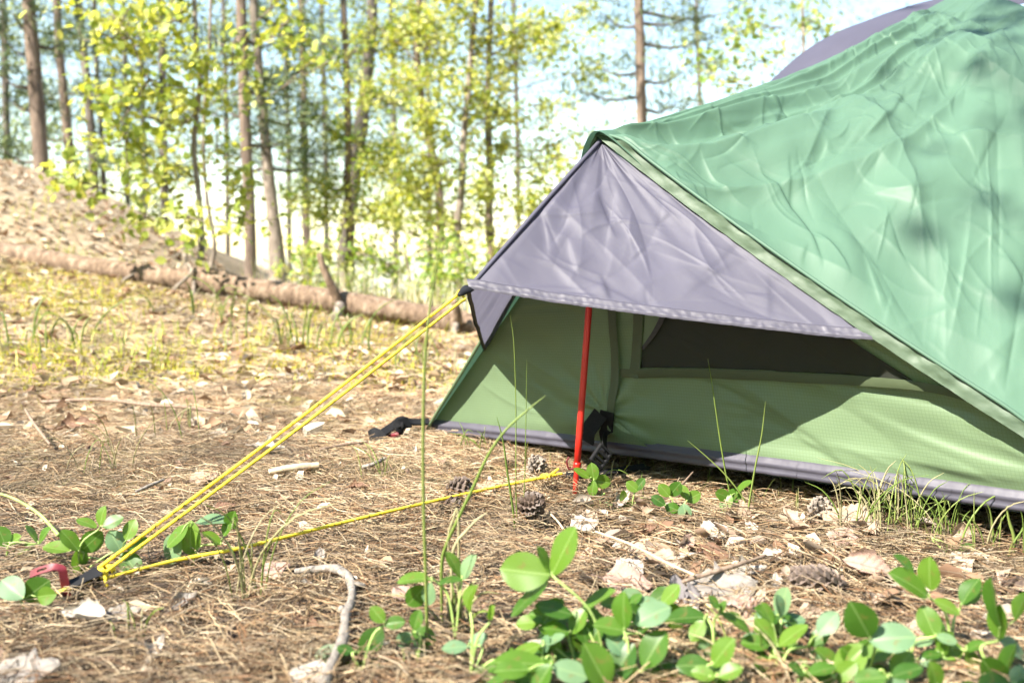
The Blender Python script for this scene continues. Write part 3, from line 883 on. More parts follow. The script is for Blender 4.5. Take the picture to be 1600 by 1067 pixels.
# ------------------------------------------------------------------ pole
pb = G(899, 777)
pb = Vector((0.103, 1.602, th(0.103, 1.602)))
ptop = A2 + Vector((0.0, 0.0, -0.012))
pole = empty("tent_pole", pb, "slim red metal pole propping up the grey awning", "tent pole")
pdir = (ptop - pb).normalized()
child("shaft", tube("shaft", [pb + pdir * 0.045, ptop], 0.0056, 12, 20), M["pole"], pole)
child("tip", tube("tip", [pb - pdir * 0.02, pb + pdir * 0.012, pb + pdir * 0.05], [0.0036, 0.0042, 0.0046], 10, 16), M["pole"], pole, "narrow red pole foot")
child("collar", tube("collar", [pb + pdir * 0.040, pb + pdir * 0.052], 0.0064, 4, 20), M["pole"], pole)
child("clip_hook", tube("clip_hook", [pb + pdir * 0.044 + Vector((-0.004, -0.004, 0)), pb + pdir * 0.040 + Vector((-0.013, -0.006, 0.002)), pb + pdir * 0.048 + Vector((-0.017, -0.006, 0.006)), pb + pdir * 0.056 + Vector((-0.014, -0.006, 0.006))], 0.0014, 20, 8), M["peg"], pole)

# ------------------------------------------------------------------ peg, slider, guylines
peg_g = G(110, 938)
peg = empty("tent_peg", peg_g, "bent crimson metal tent peg driven in at lower left", "tent peg")
e0 = P(48, 897, peg_g.y + 0.004); e1 = P(84, 886, peg_g.y); e2 = P(98, 900, peg_g.y - 0.002); e3 = P(106, 935, peg_g.y - 0.003); e4 = e3 + (e3 - e2).normalized() * 0.06
path = spline([e0, e0 * 0.5 + e1 * 0.5 + Vector((0, 0, 0.001)), e1, e1 * 0.4 + e2 * 0.6 + Vector((0.003, 0, 0.004)), e2 + Vector((0.001, 0, 0)), e3, e4], 60)
Tn = np.gradient(path, axis=0); Tn /= np.linalg.norm(Tn, axis=1)[:, None]
wl = sstep(14, 30, np.arange(60))[:, None]
sd = np.array([0.15, -0.60, -0.80])[None] * (1 - wl) + np.array([-0.78, -0.62, -0.1])[None] * wl
sd = sd - Tn * (Tn * sd).sum(1)[:, None]; sd /= np.linalg.norm(sd, axis=1)[:, None]
nn = np.cross(sd, Tn)
W = 0.0088; TH = 0.0024
def bar(i0, i1, s0, s1, wtaper=None):
    c = path[i0:i1]; k = len(c)
    q = []
    for s, t in ((s0, -0.5), (s1, -0.5), (s1, 0.5), (s0, 0.5)):
        q.append(c + sd[i0:i1] * (W * s) + nn[i0:i1] * (TH * t + 0.006 * (s * s) * 0))
    Vv = np.stack(q, 1).reshape(-1, 3)
    i = np.arange(k - 1)[:, None] * 4 + np.arange(4)[None]; j = np.arange(k - 1)[:, None] * 4 + (np.arange(4)[None] + 1) % 4
    return Vv, np.vstack([np.stack([i, j, j + 4, i + 4], -1).reshape(-1, 4), [[0, 3, 2, 1], [4 * k - 4, 4 * k - 3, 4 * k - 2, 4 * k - 1]]]), None
# the arm has a slot: rails either side of it
pm = join([bar(0, 7, -0.5, 0.5), bar(6, 15, -0.5, -0.16), bar(6, 15, 0.16, 0.5), bar(14, 60, -0.5, 0.5)])
child("peg_body", fastmesh("peg_body", *pm, smooth=False), M["peg"], peg)

K1 = P(157, 895, peg_g.y + 0.03)           # knot at the slider
K0 = P(104, 921, peg_g.y + 0.0)
sdv = (K1 - K0).normalized()
guy = empty("guyline", K0, "doubled yellow guyline slanting from the peg up to the awning", "guyline")
sM = frame(K0 * 0.5 + K1 * 0.5, sdv, Vector((0.35, -0.30, 0.85)))
# slider: two black cheeks with a waist, cord between them
def cheek(zoff, th_):
    xs = np.linspace(-0.5, 0.5, 15)
    prof_ = np.interp(xs, [-0.5, -0.44, -0.25, 0.0, 0.25, 0.42, 0.5], [0.003, 0.005, 0.0062, 0.0058, 0.007, 0.0078, 0.005])
    Ls = (K1 - K0).length * 1.0
    vs = []
    for z in (zoff - th_ / 2, zoff + th_ / 2):
        for sgn in (1, -1):
            vs += [sM @ Vector((xx * Ls, sgn * pw, z)) for xx, pw in zip(xs, prof_)]
    n = 15
    Q = []
    for k in range(n - 1):
        Q.append((k, k + 1, n + k + 1, n + k)); Q.append((2 * n + k, 3 * n + k, 3 * n + k + 1, 2 * n + k + 1))
        Q.append((k, 2 * n + k, 2 * n + k + 1, k + 1)); Q.append((n + k, n + k + 1, 3 * n + k + 1, 3 * n + k))
    Q.append((0, n, 3 * n, 2 * n)); Q.append((n - 1, 3 * n - 1, 4 * n - 1, 2 * n - 1))
    return np.array(vs), np.array(Q), None
child("slider", fastmesh("slider", *join([cheek(0.0045, 0.003), cheek(-0.0045, 0.003), box_arrays((0.006, 0.012, 0.008), sM @ Matrix.Translation((-0.018, 0, 0)), 0.001)]), smooth=False), M["plastic"], guy, "black plastic slider on the guyline")
CR = 0.0021
E1 = LC + gd * 0.036
c1 = P(713, 463, E1.y); c2 = P(722, 470, E1.y - 0.004)
for nm, p0, p1 in (("cord", K1 + Vector((-0.002, 0, 0.006)), c1), ("cord", K1 + Vector((0.003, -0.002, -0.001)), c2)):
    mid = (p0 + p1) / 2 + Vector((0, 0, -0.004))
    child(nm, tube("cord", [p0, mid, p1], CR, 60, 10), M["cord"], guy)
child("cord_loop", tube("cord_loop", [c1, c1 + gd * -0.012 + Vector((0, 0, 0.004)), c1 + gd * -0.016, c2 + gd * -0.010, c2], CR, 30, 10), M["cord"], guy)
kn = []
for r_, ph in ((0.0052, 0.0), (0.0042, 1.0)):
    aa = np.linspace(0, 2 * np.pi * 1.6, 26)
    Mk = frame(K1 + sdv * (0.002 + 0.004 * ph), sdv, (0, -0.8, 0.5))
    kn.append(tube_arrays(np.array([Mk @ Vector((0.0015 * q - 0.004, math.cos(q + ph) * r_, math.sin(q + ph) * r_)) for q in aa]), CR, 8))
child("knot", fastmesh("knot", *join(kn)), M["cord"], guy)
child("cord_tail", tube("cord_tail", [K1 + Vector((0.002, -0.006, -0.003)), P(164, 902, K1.y - 0.006), P(166, 912, K1.y - 0.008), P(168, 917, K1.y - 0.008)], CR, 16, 8), M["cord"], guy)
child("cord_inner", tube("cord_inner", [K1, K0 * 0.5 + K1 * 0.5 + Vector((0, -0.004, -0.002)), K0 + sdv * 0.006], CR, 16, 8), M["cord"], guy)
lp = [K0 + sdv * 0.008 + Vector((0, -0.006, 0)), P(98, 922, peg_g.y - 0.014), P(91, 925, peg_g.y - 0.002), P(96, 922, peg_g.y + 0.012), K0 + sdv * 0.006]
child("peg_loop", tube("peg_loop", lp, CR, 24, 8), M["cord"], guy)

g0 = K1 + Vector((0.004, -0.002, -0.006))
low = [g0] + [G(u_, v_, 0.022) for u_, v_ in ((270, 876), (380, 855), (520, 820), (650, 789), (770, 762), (852, 745), (878, 740))]
guy2 = empty("guyline", low[3], "single yellow cord lying low from the peg to the pole foot", "guyline")
child("cord", tube("cord_low", low, CR * 1.15, 120, 10), M["cord"], guy2)
kc = low[6]
kdir = (low[7] - low[6]).normalized()
aa = np.linspace(0, 2 * np.pi * 2, 30); Mk = frame(kc, kdir)
child("knot", fastmesh("knot_low", *tube_arrays(np.array([Mk @ Vector((0.0012 * q - 0.006, math.cos(q) * 0.0042, math.sin(q) * 0.0042)) for q in aa]), CR, 8)), M["cord"], guy2)
child("cord_tail", tube("tail_low", [kc, P(862, 740, kc.y), P(873, 732, kc.y)], CR, 12, 8), M["cord"], guy2)
# ------------------------------------------------------------------ forest floor: needles, litter, moss, grass (uncountable)
def terr_norm_z(x, y): return terrain(x, y)

def needle_field(n, xr, yr, lmin, lmax, w, seed, zlo, zhi, pal, ypow=1.0):
    r = np.random.default_rng(seed)
    t = r.random(n) ** ypow
    y = yr[0] + (yr[1] - yr[0]) * t
    x = r.uniform(xr[0], xr[1], n)
    # clumping: keep more where noise is high
    keep = vn(x * 9, y * 9, 3) * 0.6 + vn(x * 30, y * 30, 4) * 0.5 + 0.25 > r.random(n)
    x, y = x[keep], y[keep]; n = len(x)
    ang = vn(x * 3.5, y * 3.5, 77) * 7 + r.normal(0, 0.8, n)
    L = r.uniform(lmin, lmax, n)
    z = terrain(x, y) + zlo + (zhi - zlo) * r.random(n) ** 1.6
    tilt = r.normal(0.03, 0.17, n)
    d = np.stack([np.cos(ang) * np.cos(tilt), np.sin(ang) * np.cos(tilt), np.sin(tilt)], -1)
    s = np.stack([-np.sin(ang), np.cos(ang), 0 * ang], -1)
    up = np.cross(d, s)
    bend = r.normal(0, 0.10, n) * L
    bz = r.normal(0, 0.06, n) * L
    c = np.stack([x, y, z], -1)
    P0 = c - d * (L / 2)[:, None]; P2 = c + d * (L / 2)[:, None]
    P1 = c + s * bend[:, None] + np.array([0, 0, 1.0]) * np.abs(bz)[:, None]
    for Pk in (P0, P2):
        g = terrain(Pk[:, 0], Pk[:, 1]) + 0.001
        Pk[:, 2] = np.maximum(Pk[:, 2], g)
    ww = w * r.uniform(0.7, 1.3, n)
    V = np.zeros((n, 9, 3))
    for k, (Pk, f) in enumerate(((P0, 0.9), (P1, 1.0), (P2, 0.35))):
        for j, (a1, a2) in enumerate(((0.5, 0.0), (-0.5, 0.0), (0.0, 0.55))):
            V[:, k * 3 + j] = Pk + s * (ww * f * a1)[:, None] + up * (ww * f * a2)[:, None]
    q = []
    for k in range(2):
        for j in range(3):
            q.append((k * 3 + j, k * 3 + (j + 1) % 3, k * 3 + 3 + (j + 1) % 3, k * 3 + 3 + j))
    Q = (np.array(q)[None] + (np.arange(n) * 9)[:, None, None]).reshape(-1, 4)
    pal = np.array(pal)
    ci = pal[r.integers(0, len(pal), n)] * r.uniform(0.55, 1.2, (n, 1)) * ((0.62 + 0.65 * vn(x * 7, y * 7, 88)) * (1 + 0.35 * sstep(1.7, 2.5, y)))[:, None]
    ci = np.clip(ci, 0, 0.85)
    return V.reshape(-1, 3), Q, np.repeat(ci, 9, 0)
PAL = [(0.38, 0.278, 0.160), (0.33, 0.222, 0.120), (0.43, 0.335, 0.205), (0.19, 0.125, 0.070), (0.25, 0.185, 0.120), (0.40, 0.32, 0.215), (0.19, 0.098, 0.045), (0.11, 0.078, 0.048), (0.15, 0.092, 0.048)]
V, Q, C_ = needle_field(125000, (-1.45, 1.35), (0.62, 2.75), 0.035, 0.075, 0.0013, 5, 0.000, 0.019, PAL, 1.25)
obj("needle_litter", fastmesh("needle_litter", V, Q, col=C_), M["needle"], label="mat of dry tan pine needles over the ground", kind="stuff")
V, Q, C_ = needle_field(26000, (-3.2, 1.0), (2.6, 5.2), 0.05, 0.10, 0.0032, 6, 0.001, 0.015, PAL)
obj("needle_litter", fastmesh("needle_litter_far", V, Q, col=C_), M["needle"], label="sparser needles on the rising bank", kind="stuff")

def flakes(n, xr, yr, smin, smax, seed, pal, zlift=0.012):
    """curled scraps of dead leaf, each a bent 3x2 grid"""
    r = np.random.default_rng(seed)
    x = r.uniform(*xr, n); y = yr[0] + (yr[1] - yr[0]) * r.random(n) ** 1.2
    keep = vn(x * 2.3, y * 2.3, 13) + 0.35 > r.random(n)
    x, y = x[keep], y[keep]; n = len(x)
    z = terrain(x, y) + r.uniform(0.002, zlift, n)
    ang = r.uniform(0, 2 * np.pi, n); tx = r.normal(0, 0.35, n)
    L = r.uniform(smin, smax, n); Wd = L * r.uniform(0.4, 0.75, n); curl = r.uniform(-0.1, 0.35, n) * L
    d = np.stack([np.cos(ang) * np.cos(tx), np.sin(ang) * np.cos(tx), np.sin(tx)], -1)
    s = np.stack([-np.sin(ang), np.cos(ang), r.normal(0, 0.35, n)], -1); s /= np.linalg.norm(s, axis=1)[:, None]
    up = np.cross(d, s)
    c = np.stack([x, y, z], -1)
    V = np.zeros((n, 8, 3))
    tpl = [(-0.5, 0, 0), (-0.2, 0.42, 1), (-0.2, -0.42, 1), (-0.15, 0, 0.0), (0.2, 0.4, 0.9), (0.2, -0.4, 0.9), (0.2, 0, 0.1), (0.55, 0, 0.3)]
    for k, (a, b_, cz) in enumerate(tpl):
        jit = r.normal(0, 0.05, (n, 3)) * L[:, None]
        V[:, k] = c + d * (L * a)[:, None] + s * (Wd * b_)[:, None] + up * (curl * cz)[:, None] + jit
    tr = [(0, 3, 1), (0, 2, 3), (1, 3, 6), (1, 6, 4), (3, 2, 5), (3, 5, 6), (4, 6, 7), (6, 5, 7)]
    T = (np.array(tr)[None] + (np.arange(n) * 8)[:, None, None]).reshape(-1, 3)
    pal = np.array(pal); ci = np.clip(pal[r.integers(0, len(pal), n)] * r.uniform(0.75, 1.2, (n, 1)), 0, 0.85)
    return V.reshape(-1, 3), T, np.repeat(ci, 8, 0)
LP = [(0.42, 0.33, 0.22), (0.47, 0.39, 0.28), (0.35, 0.25, 0.16), (0.40, 0.34, 0.26), (0.30, 0.19, 0.115), (0.50, 0.43, 0.34), (0.22, 0.125, 0.07)]
V, T, C_ = flakes(13000, (-5.2, 1.0), (2.05, 7.4), 0.02, 0.06, 8, LP)
obj("leaf_litter", fastmesh("leaf_litter", V, T=T, col=C_), M["litter"], label="pale dead leaves strewn over the sunny bank", kind="stuff")
V, T, C_ = flakes(1500, (-1.4, 1.3), (0.7, 2.2), 0.008, 0.024, 9, LP + [(0.2, 0.13, 0.09)] * 3, 0.014)
obj("leaf_scraps", fastmesh("leaf_scraps", V, T=T, col=C_), M["litter"], label="small broken leaf and bark scraps among the needles", kind="stuff")

V, T, C_ = flakes(240, (0.08, 0.62), (0.98, 1.52), 0.018, 0.045, 19, [(0.34, 0.24, 0.17), (0.40, 0.30, 0.22), (0.22, 0.13, 0.08), (0.30, 0.24, 0.19), (0.44, 0.37, 0.30)], 0.014)
obj("leaf_scraps", fastmesh("leaf_fragments", V, T=T, col=C_), M["litter"], label="matted fragments of brown leaves right of the pole", kind="stuff")

def blades(n, xr, yr, hmin, hmax, w, seed, pal, mask=None, lean=0.35, accept=None):
    r = np.random.default_rng(seed)
    x = r.uniform(*xr, n); y = r.uniform(*yr, n)
    if mask is not None:
        k = mask(x, y) > r.random(n); x, y = x[k], y[k]
    n = len(x)
    z = terrain(x, y) - 0.004
    ang = r.uniform(0, 2 * np.pi, n); H = r.uniform(hmin, hmax, n); ln = np.abs(r.normal(0, lean, n)) * H
    d = np.stack([np.cos(ang), np.sin(ang), 0 * ang], -1); s = np.stack([-np.sin(ang), np.cos(ang), 0 * ang], -1)
    V = np.zeros((n, 7, 3)); c = np.stack([x, y, z], -1)
    ww = w * r.uniform(0.6, 1.4, n)
    for k, (t, f) in enumerate(((0, 1.0), (0.4, 0.85), (0.75, 0.5))):
        p = c + np.array([0, 0, 1.0]) * (H * t * (1 - 0.15 * t))[:, None] + d * (ln * t * t)[:, None]
        V[:, 2 * k] = p + s * (ww * f / 2)[:, None]; V[:, 2 * k + 1] = p - s * (ww * f / 2)[:, None]
    V[:, 6] = c + np.array([0, 0, 1.0]) * (H * 0.86)[:, None] + d * ln[:, None]
    Q = (np.array([(0, 1, 3, 2), (2, 3, 5, 4)])[None] + (np.arange(n) * 7)[:, None, None]).reshape(-1, 4)
    T = (np.array([(4, 5, 6)])[None] + (np.arange(n) * 7)[:, None, None]).reshape(-1, 3)
    pal = np.array(pal); ci = np.clip(pal[r.integers(0, len(pal), n)] * r.uniform(0.75, 1.2, (n, 1)), 0, 0.9)
    return V.reshape(-1, 3), Q, T, np.repeat(ci, 7, 0)
GP = [(0.30, 0.36, 0.05), (0.38, 0.42, 0.06), (0.46, 0.46, 0.10), (0.22, 0.30, 0.05), (0.55, 0.50, 0.20)]
V, Q, T, C_ = blades(8000, (-4.2, 0.2), (2.6, 6.2), 0.02, 0.10, 0.0045, 14, GP, lambda x, y: np.clip(vn(x * 2.6, y * 2.6, 23) * 2.0 - 0.85, 0, 1) * sstep(2.5, 3.3, y), 0.8)
obj("bank_grass", fastmesh("bank_grass", V, Q, T, col=C_), M["grassfar"], label="thin green grass on the sunny bank", kind="stuff")
MP = [(0.50, 0.44, 0.05), (0.42, 0.40, 0.05), (0.58, 0.50, 0.09), (0.34, 0.36, 0.05)]
V, Q, T, C_ = blades(42000, (-3.4, 0.05), (2.45, 5.2), 0.010, 0.032, 0.006, 15, MP, lambda x, y: np.clip(vn(x * 1.5 + 4, y * 1.9, 29) * 3.0 - 1.15, 0, 1) * sstep(2.4, 3.1, y), 0.5)
obj("moss", fastmesh("moss", V, Q, T, col=C_), M["grassfar"], label="yellow green moss patches on the bank", kind="stuff")
# tall dry grass and brush behind the log, and the dark grass under the tent's edge
DP = [(0.66, 0.58, 0.44), (0.58, 0.50, 0.38), (0.70, 0.64, 0.52), (0.40, 0.40, 0.18)]
V, Q, T, C_ = blades(2600, (-1.4, 1.8), (4.9, 8.5), 0.06, 0.28, 0.007, 16, DP, lambda x, y: np.clip((x + 1.6 - 0.12 * (y - 5)) * 1.3, 0.0, 1), 0.35)
obj("dry_brush", fastmesh("dry_brush", V, Q, T, col=C_), M["grassfar"], label="tall dry grass and brush behind the log", kind="stuff")
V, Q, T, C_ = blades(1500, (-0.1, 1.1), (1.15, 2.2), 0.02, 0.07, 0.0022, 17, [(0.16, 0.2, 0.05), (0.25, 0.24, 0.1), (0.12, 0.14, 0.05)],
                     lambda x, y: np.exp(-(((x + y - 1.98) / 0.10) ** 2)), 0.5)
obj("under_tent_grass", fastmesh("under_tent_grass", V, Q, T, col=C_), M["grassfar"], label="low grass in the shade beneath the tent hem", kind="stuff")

# ------------------------------------------------------------------ fallen log
lg = [P(-120, 372, 5.25), P(0, 392, 5.05), P(110, 412, 4.9), P(230, 430, 4.78), P(330, 443, 4.7), P(430, 457, 4.62), P(540, 475, 4.55), P(640, 490, 4.5), P(735, 508, 4.45), P(830, 524, 4.4)]
log = empty("fallen_log", lg[6], "long fallen pine log lying across the bank behind the tent", "log")
C = spline(lg, 130)
R = np.interp(np.linspace(0, 1, 130), [0, 0.3, 0.45, 0.6, 0.8, 1], [0.050, 0.054, 0.060, 0.064, 0.060, 0.055])
v, q, t = tube_arrays(C, R * 0.9 * (1 + 0.10 * (fbm(np.linspace(0, 34, 130), np.zeros(130), 12, 2) - 0.4)), 30, 0.11, 3)
child("trunk", fastmesh("log_trunk", v, q, t), M["bark_log"], log)
def stub(pix, r, y, mat="bark_log", n=14):
    child("branch_stub", tube("stub", [P(u, v_, y + dy) for u, v_, dy in pix], r, n, 10, 0.12, int(pix[0][0])), M[mat], log)
stub([(533, 480, 0), (522, 455, -0.03), (508, 425, -0.05), (498, 396, -0.06)], [0.027, 0.022, 0.018, 0.012], 4.50)
stub([(531, 478, 0.0), (527, 490, -0.07), (515, 500, -0.1), (505, 512, -0.12)], [0.024, 0.020, 0.016, 0.010], 4.46, "bark_grey")
stub([(716, 505, 0), (714, 485, -0.04), (709, 470, -0.05)], [0.022, 0.018, 0.014], 4.38)
stub([(712, 508, 0), (706, 525, -0.07), (700, 545, -0.08)], [0.018, 0.015, 0.011], 4.36, "bark_grey")
stub([(300, 430, 0), (292, 412, 0.0), (300, 425, -0.04), (272, 452, -0.1), (268, 470, -0.1)], [0.008, 0.009, 0.009, 0.008, 0.006], 4.7, "bark_grey")
stub([(303, 436, 0), (303, 460, -0.1), (307, 490, -0.12)], [0.009, 0.008, 0.006], 4.68, "bark_grey")
stub([(210, 428, 0), (190, 440, -0.06), (160, 462, -0.1)], [0.009, 0.007, 0.005], 4.75, "bark_grey")
# a second, shorter broken length resting on it
l2 = [P(296, 424, 4.82), P(330, 432, 4.78), P(380, 446, 4.72), P(450, 458, 4.68)]
o = empty("broken_branch", l2[1], "short broken bough lying against the middle of the fallen log", "branch")
child("bough", tube("bough", l2, [0.03, 0.042, 0.045, 0.038], 30, 16, 0.14, 9), M["bark_log"], o)
child("twig", tube("bough_twig", [l2[0], P(290, 405, 4.8), P(296, 380, 4.8)], [0.008, 0.006, 0.003], 12, 6), M["bark_grey"], o)

# ------------------------------------------------------------------ trees
LEAF_T = np.array([(0, 0, 0), (0.30, 0.36, 0.05), (0.68, 0.34, 0.03), (1.0, 0, -0.06), (0.68, -0.34, 0.03), (0.30, -0.36, 0.05), (0.5, 0, -0.04)])
LEAF_F = np.array([(6, 0, 1), (6, 1, 2), (6, 2, 3), (6, 3, 4), (6, 4, 5), (6, 5, 0)])
def leaves_mesh(name, pos, size, pal, seed, droop=0.35):
    r = np.random.default_rng(seed); n = len(pos)
    ang = r.uniform(0, 2 * np.pi, n); el = r.normal(-droop, 0.5, n)
    d = np.stack([np.cos(ang) * np.cos(el), np.sin(ang) * np.cos(el), np.sin(el)], -1)
    nn_ = r.normal(0, 0.55, (n, 3)) + np.array([-0.25, -0.35, 0.75])
    s = np.cross(nn_, d); s /= np.linalg.norm(s, axis=1)[:, None] + 1e-9
    up = np.cross(d, s)
    L = size * r.uniform(0.6, 1.25, n)
    V = pos[:, None, :] + (d[:, None, :] * LEAF_T[None, :, 0:1] + s[:, None, :] * LEAF_T[None, :, 1:2] + up[:, None, :] * LEAF_T[None, :, 2:3]) * L[:, None, None]
    T = (LEAF_F[None] + (np.arange(n) * 7)[:, None, None]).reshape(-1, 3)
    pal = np.array(pal); ci = np.clip(pal[r.integers(0, len(pal), n)] * r.uniform(0.75, 1.25, (n, 1)), 0, 0.9)
    return fastmesh(name, V.reshape(-1, 3), T=T, col=np.repeat(ci, 7, 0))

def foot(p):
    """carry a trunk point straight down to the ground"""
    return Vector((p[0], p[1], th(p[0], p[1]) - 0.06))

YG = [(0.34, 0.38, 0.09), (0.42, 0.45, 0.13), (0.27, 0.33, 0.07), (0.48, 0.50, 0.20), (0.20, 0.27, 0.06)]
MG = [(0.20, 0.32, 0.06), (0.26, 0.38, 0.06), (0.34, 0.42, 0.08), (0.16, 0.27, 0.06)]

def broadleaf(name, label, pix, y, rad, clumps, size, pal, seed, bark="bark_grey", nleaf=60, nind=0, group="young broadleaf trees", reach=1.0, top=None):
    """pix: trunk path top to bottom (sight lines at distance y); clumps: (u, v, dy, radius m, n leaf sprays)"""
    r = np.random.default_rng(seed)
    pts = [P(u, v_, y) for u, v_ in pix]
    base = foot(pts[-1])
    pts = pts + [base]
    if top: pts = [pts[0] + Vector(top)] + pts
    t = empty(name, base, label, "bush" if "bush" in name else "tree", group)
    path = spline(pts, 50)
    child("trunk", tube("trunk", pts, rad, 50, 12, 0.10, seed), M[bark], t)
    pos = []
    for (cu, cv, dy, rr, ns) in clumps:
        c = np.array(P(cu, cv, y + dy))
        # branch from the trunk, lower than the clump
        k = np.argmin(np.abs(path[:, 2] - (c[2] - 0.25 * rr - 0.25 * np.linalg.norm(c[:2] - path[:, :2].mean(0)))))
        st = path[k]
        mid = st * 0.45 + c * 0.55 + np.array([0, 0, 0.10 * rr])
        br = child("branch", tube("branch", [st, mid, c], [rad[-1] * 0.20, rad[-1] * 0.13, 0.003], 16, 6, 0.1, seed), M[bark], t)
        tw = []
        for s in range(ns):
            e = c + r.normal(0, 1, 3) * np.array([rr, rr, rr * 0.75]) * 0.55
            s0 = mid + (c - mid) * r.random()
            sp = spline([s0, (s0 + e) / 2 + r.normal(0, 0.05, 3) * rr, e], 8)
            tw.append(tube_arrays(sp, np.linspace(0.005, 0.002, 8), 4))
            m_ = nleaf
            kk = r.random(m_) ** 0.6
            base_p = np.stack([np.interp(kk, np.linspace(0, 1, 8), sp[:, j]) for j in range(3)], -1)
            pos.append(base_p + r.normal(0, 0.055 * reach, (m_, 3)))
        if tw:
            o = obj("twigs", fastmesh("twigs", *join(tw)), M[bark], br, kind="stuff")
    if not pos: return t
    pos = np.vstack(pos)
    if nind:
        r.shuffle(pos)
        ind, pos = pos[:nind], pos[nind:]
        for k, p_ in enumerate(ind):
            o = bpy.data.objects.new("leaf", SAP[k % len(SAP)]); COL.objects.link(o); o.parent = t
            e = Quaternion((0, 0, 1), r.uniform(0, 6.28)) @ Quaternion((0, 1, 0), r.normal(0.5, 0.5)) @ Quaternion((1, 0, 0), r.normal(0, 0.6))
            o.rotation_mode = 'QUATERNION'; o.rotation_quaternion = e
            o.location = Vector(p_) - t.location
            s = size * r.uniform(0.85, 1.45); o.scale = (s, s, s)
    child("crown", leaves_mesh("crown", pos, size, pal, seed + 1), M["foliage"], t, kind="stuff")
    return t

def leafgrid(nl, nw, wfun, fold, curl, seed, wob=0.03):
    r = np.random.default_rng(seed)
    x = np.linspace(0, 1, nl); s = np.linspace(-1, 1, nw)
    Xg, Sg_ = np.meshgrid(x, s, indexing="ij")
    w = wfun(Xg)
    ph = r.uniform(0, 6)
    Yg = Sg_ * w
    Zg = fold * np.abs(Sg_) * w - curl * (Xg - 0.4) ** 2 + wob * np.sin(Xg * 9 + ph + Sg_ * 1.5) * np.abs(Sg_)
    V = np.stack([Xg, Yg, Zg], -1).reshape(-1, 3)
    return fastmesh("leaf", V, grid_faces(nl, nw), uv=np.stack([Xg, Yg], -1).reshape(-1, 2))
ov = lambda x: 0.34 * (1 - np.abs(2 * np.clip(x, 0.0005, 0.9995) ** 1.05 - 1) ** 1.9) ** 0.68
SAP = [leafgrid(5, 5, lambda x: 0.38 * np.sin(np.pi * np.clip(x, 0.01, 0.99) ** 0.7) ** 0.8, f, c, s) for f, c, s in ((0.2, 0.2, 1), (0.05, 0.35, 2), (-0.1, 0.1, 3))]
for me in SAP: me.materials.append(M["sapleaf"])

# near saplings
broadleaf("aspen_sapling", "leafy sapling nearest on the left, with the largest yellow green leaves", [(300, -40), (306, 60), (312, 130), (303, 225), (310, 300), (316, 380), (308, 425)], 5.0, [0.010, 0.013, 0.017],
          [(180, 55, -0.2, 0.34, 6), (225, 120, -0.3, 0.32, 7), (150, 150, -0.3, 0.2, 3), (270, 30, -0.1, 0.34, 6), (190, 215, -0.3, 0.26, 5), (235, 270, 0.1, 0.26, 5), (120, 285, -0.3, 0.16, 3), (285, 190, 0.2, 0.25, 4), (290, 335, -0.4, 0.20, 3), (215, 330, -0.2, 0.16, 2), (330, 100, -0.1, 0.2, 3), (160, 20, 0, 0.25, 3)],
          0.046, YG, 101, nleaf=34, nind=300, top=(-0.1, 0.1, 0.8))
broadleaf("aspen_sapling", "thin sapling beside the twin trunks, leaf sprays hanging in front of them", [(330, -30), (326, 90), (318, 200), (322, 300), (335, 380), (330, 420)], 5.6, [0.007, 0.010, 0.014],
          [(395, 120, -0.5, 0.14, 2), (375, 90, -0.4, 0.15, 2), (450, 35, -0.6, 0.18, 3), (480, 55, -0.6, 0.12, 1), (390, 300, -0.4, 0.20, 3), (350, 225, -0.2, 0.2, 2), (380, 330, -0.5, 0.16, 2), (525, 90, -0.7, 0.10, 1), (430, 10, -0.5, 0.2, 2)],
          0.046, YG, 131, nleaf=24, nind=90, top=(0, 0.1, 0.8))
# centre trees
broadleaf("birch_tree", "slender birch in the centre with a curved reddish stem", [(745, -30), (738, 60), (732, 140), (724, 220), (722, 290), (714, 360), (716, 430)], 7.4, [0.016, 0.024, 0.034],
          [(700, 120, 0, 0.5, 7), (770, 60, 0, 0.5, 7), (650, 190, 0, 0.5, 7), (800, 170, 0, 0.45, 6), (690, 250, 0, 0.4, 6), (760, 300, 0, 0.35, 5), (640, 300, 0, 0.35, 5), (840, 60, 0, 0.45, 5), (830, 260, 0.2, 0.35, 4), (720, 20, 0, 0.45, 5), (690, 350, 0, 0.3, 3), (860, 320, 0.2, 0.22, 2)],
          0.042, YG, 151, "bark_grey", nleaf=80, top=(0.05, 0.2, 1.5))
broadleaf("birch_tree", "birch with pale sunlit foliage just left of the curved stem", [(656, -40), (652, 70), (662, 180), (684, 280), (688, 360), (684, 440)], 8.2, [0.02, 0.03, 0.042],
          [(600, 60, 0, 0.5, 6), (640, 120, 0, 0.5, 6), (570, 150, 0, 0.45, 5), (610, 250, 0, 0.5, 6), (700, 60, 0, 0.5, 5), (560, 320, 0, 0.45, 5), (650, 20, 0, 0.5, 5), (620, 360, 0, 0.35, 3)],
          0.040, YG, 171, "bark", nleaf=80, top=(0, 0.2, 1.6))
broadleaf("birch_tree", "birch with a straight brown stem right above the awning corner", [(768, -40), (764, 90), (762, 180), (766, 270), (764, 340), (768, 420)], 8.8, [0.02, 0.032, 0.045],
          [(810, 100, 0, 0.6, 6), (880, 40, 0, 0.5, 5), (850, 160, 0, 0.5, 5), (900, 220, 0.2, 0.35, 3), (790, 230, 0, 0.45, 5), (740, 180, 0, 0.45, 4), (830, 330, 0, 0.35, 4), (790, 390, 0, 0.3, 3), (930, 110, 0.2, 0.3, 2)],
          0.040, YG, 191, "bark", nleaf=80, top=(0, 0.2, 1.6))
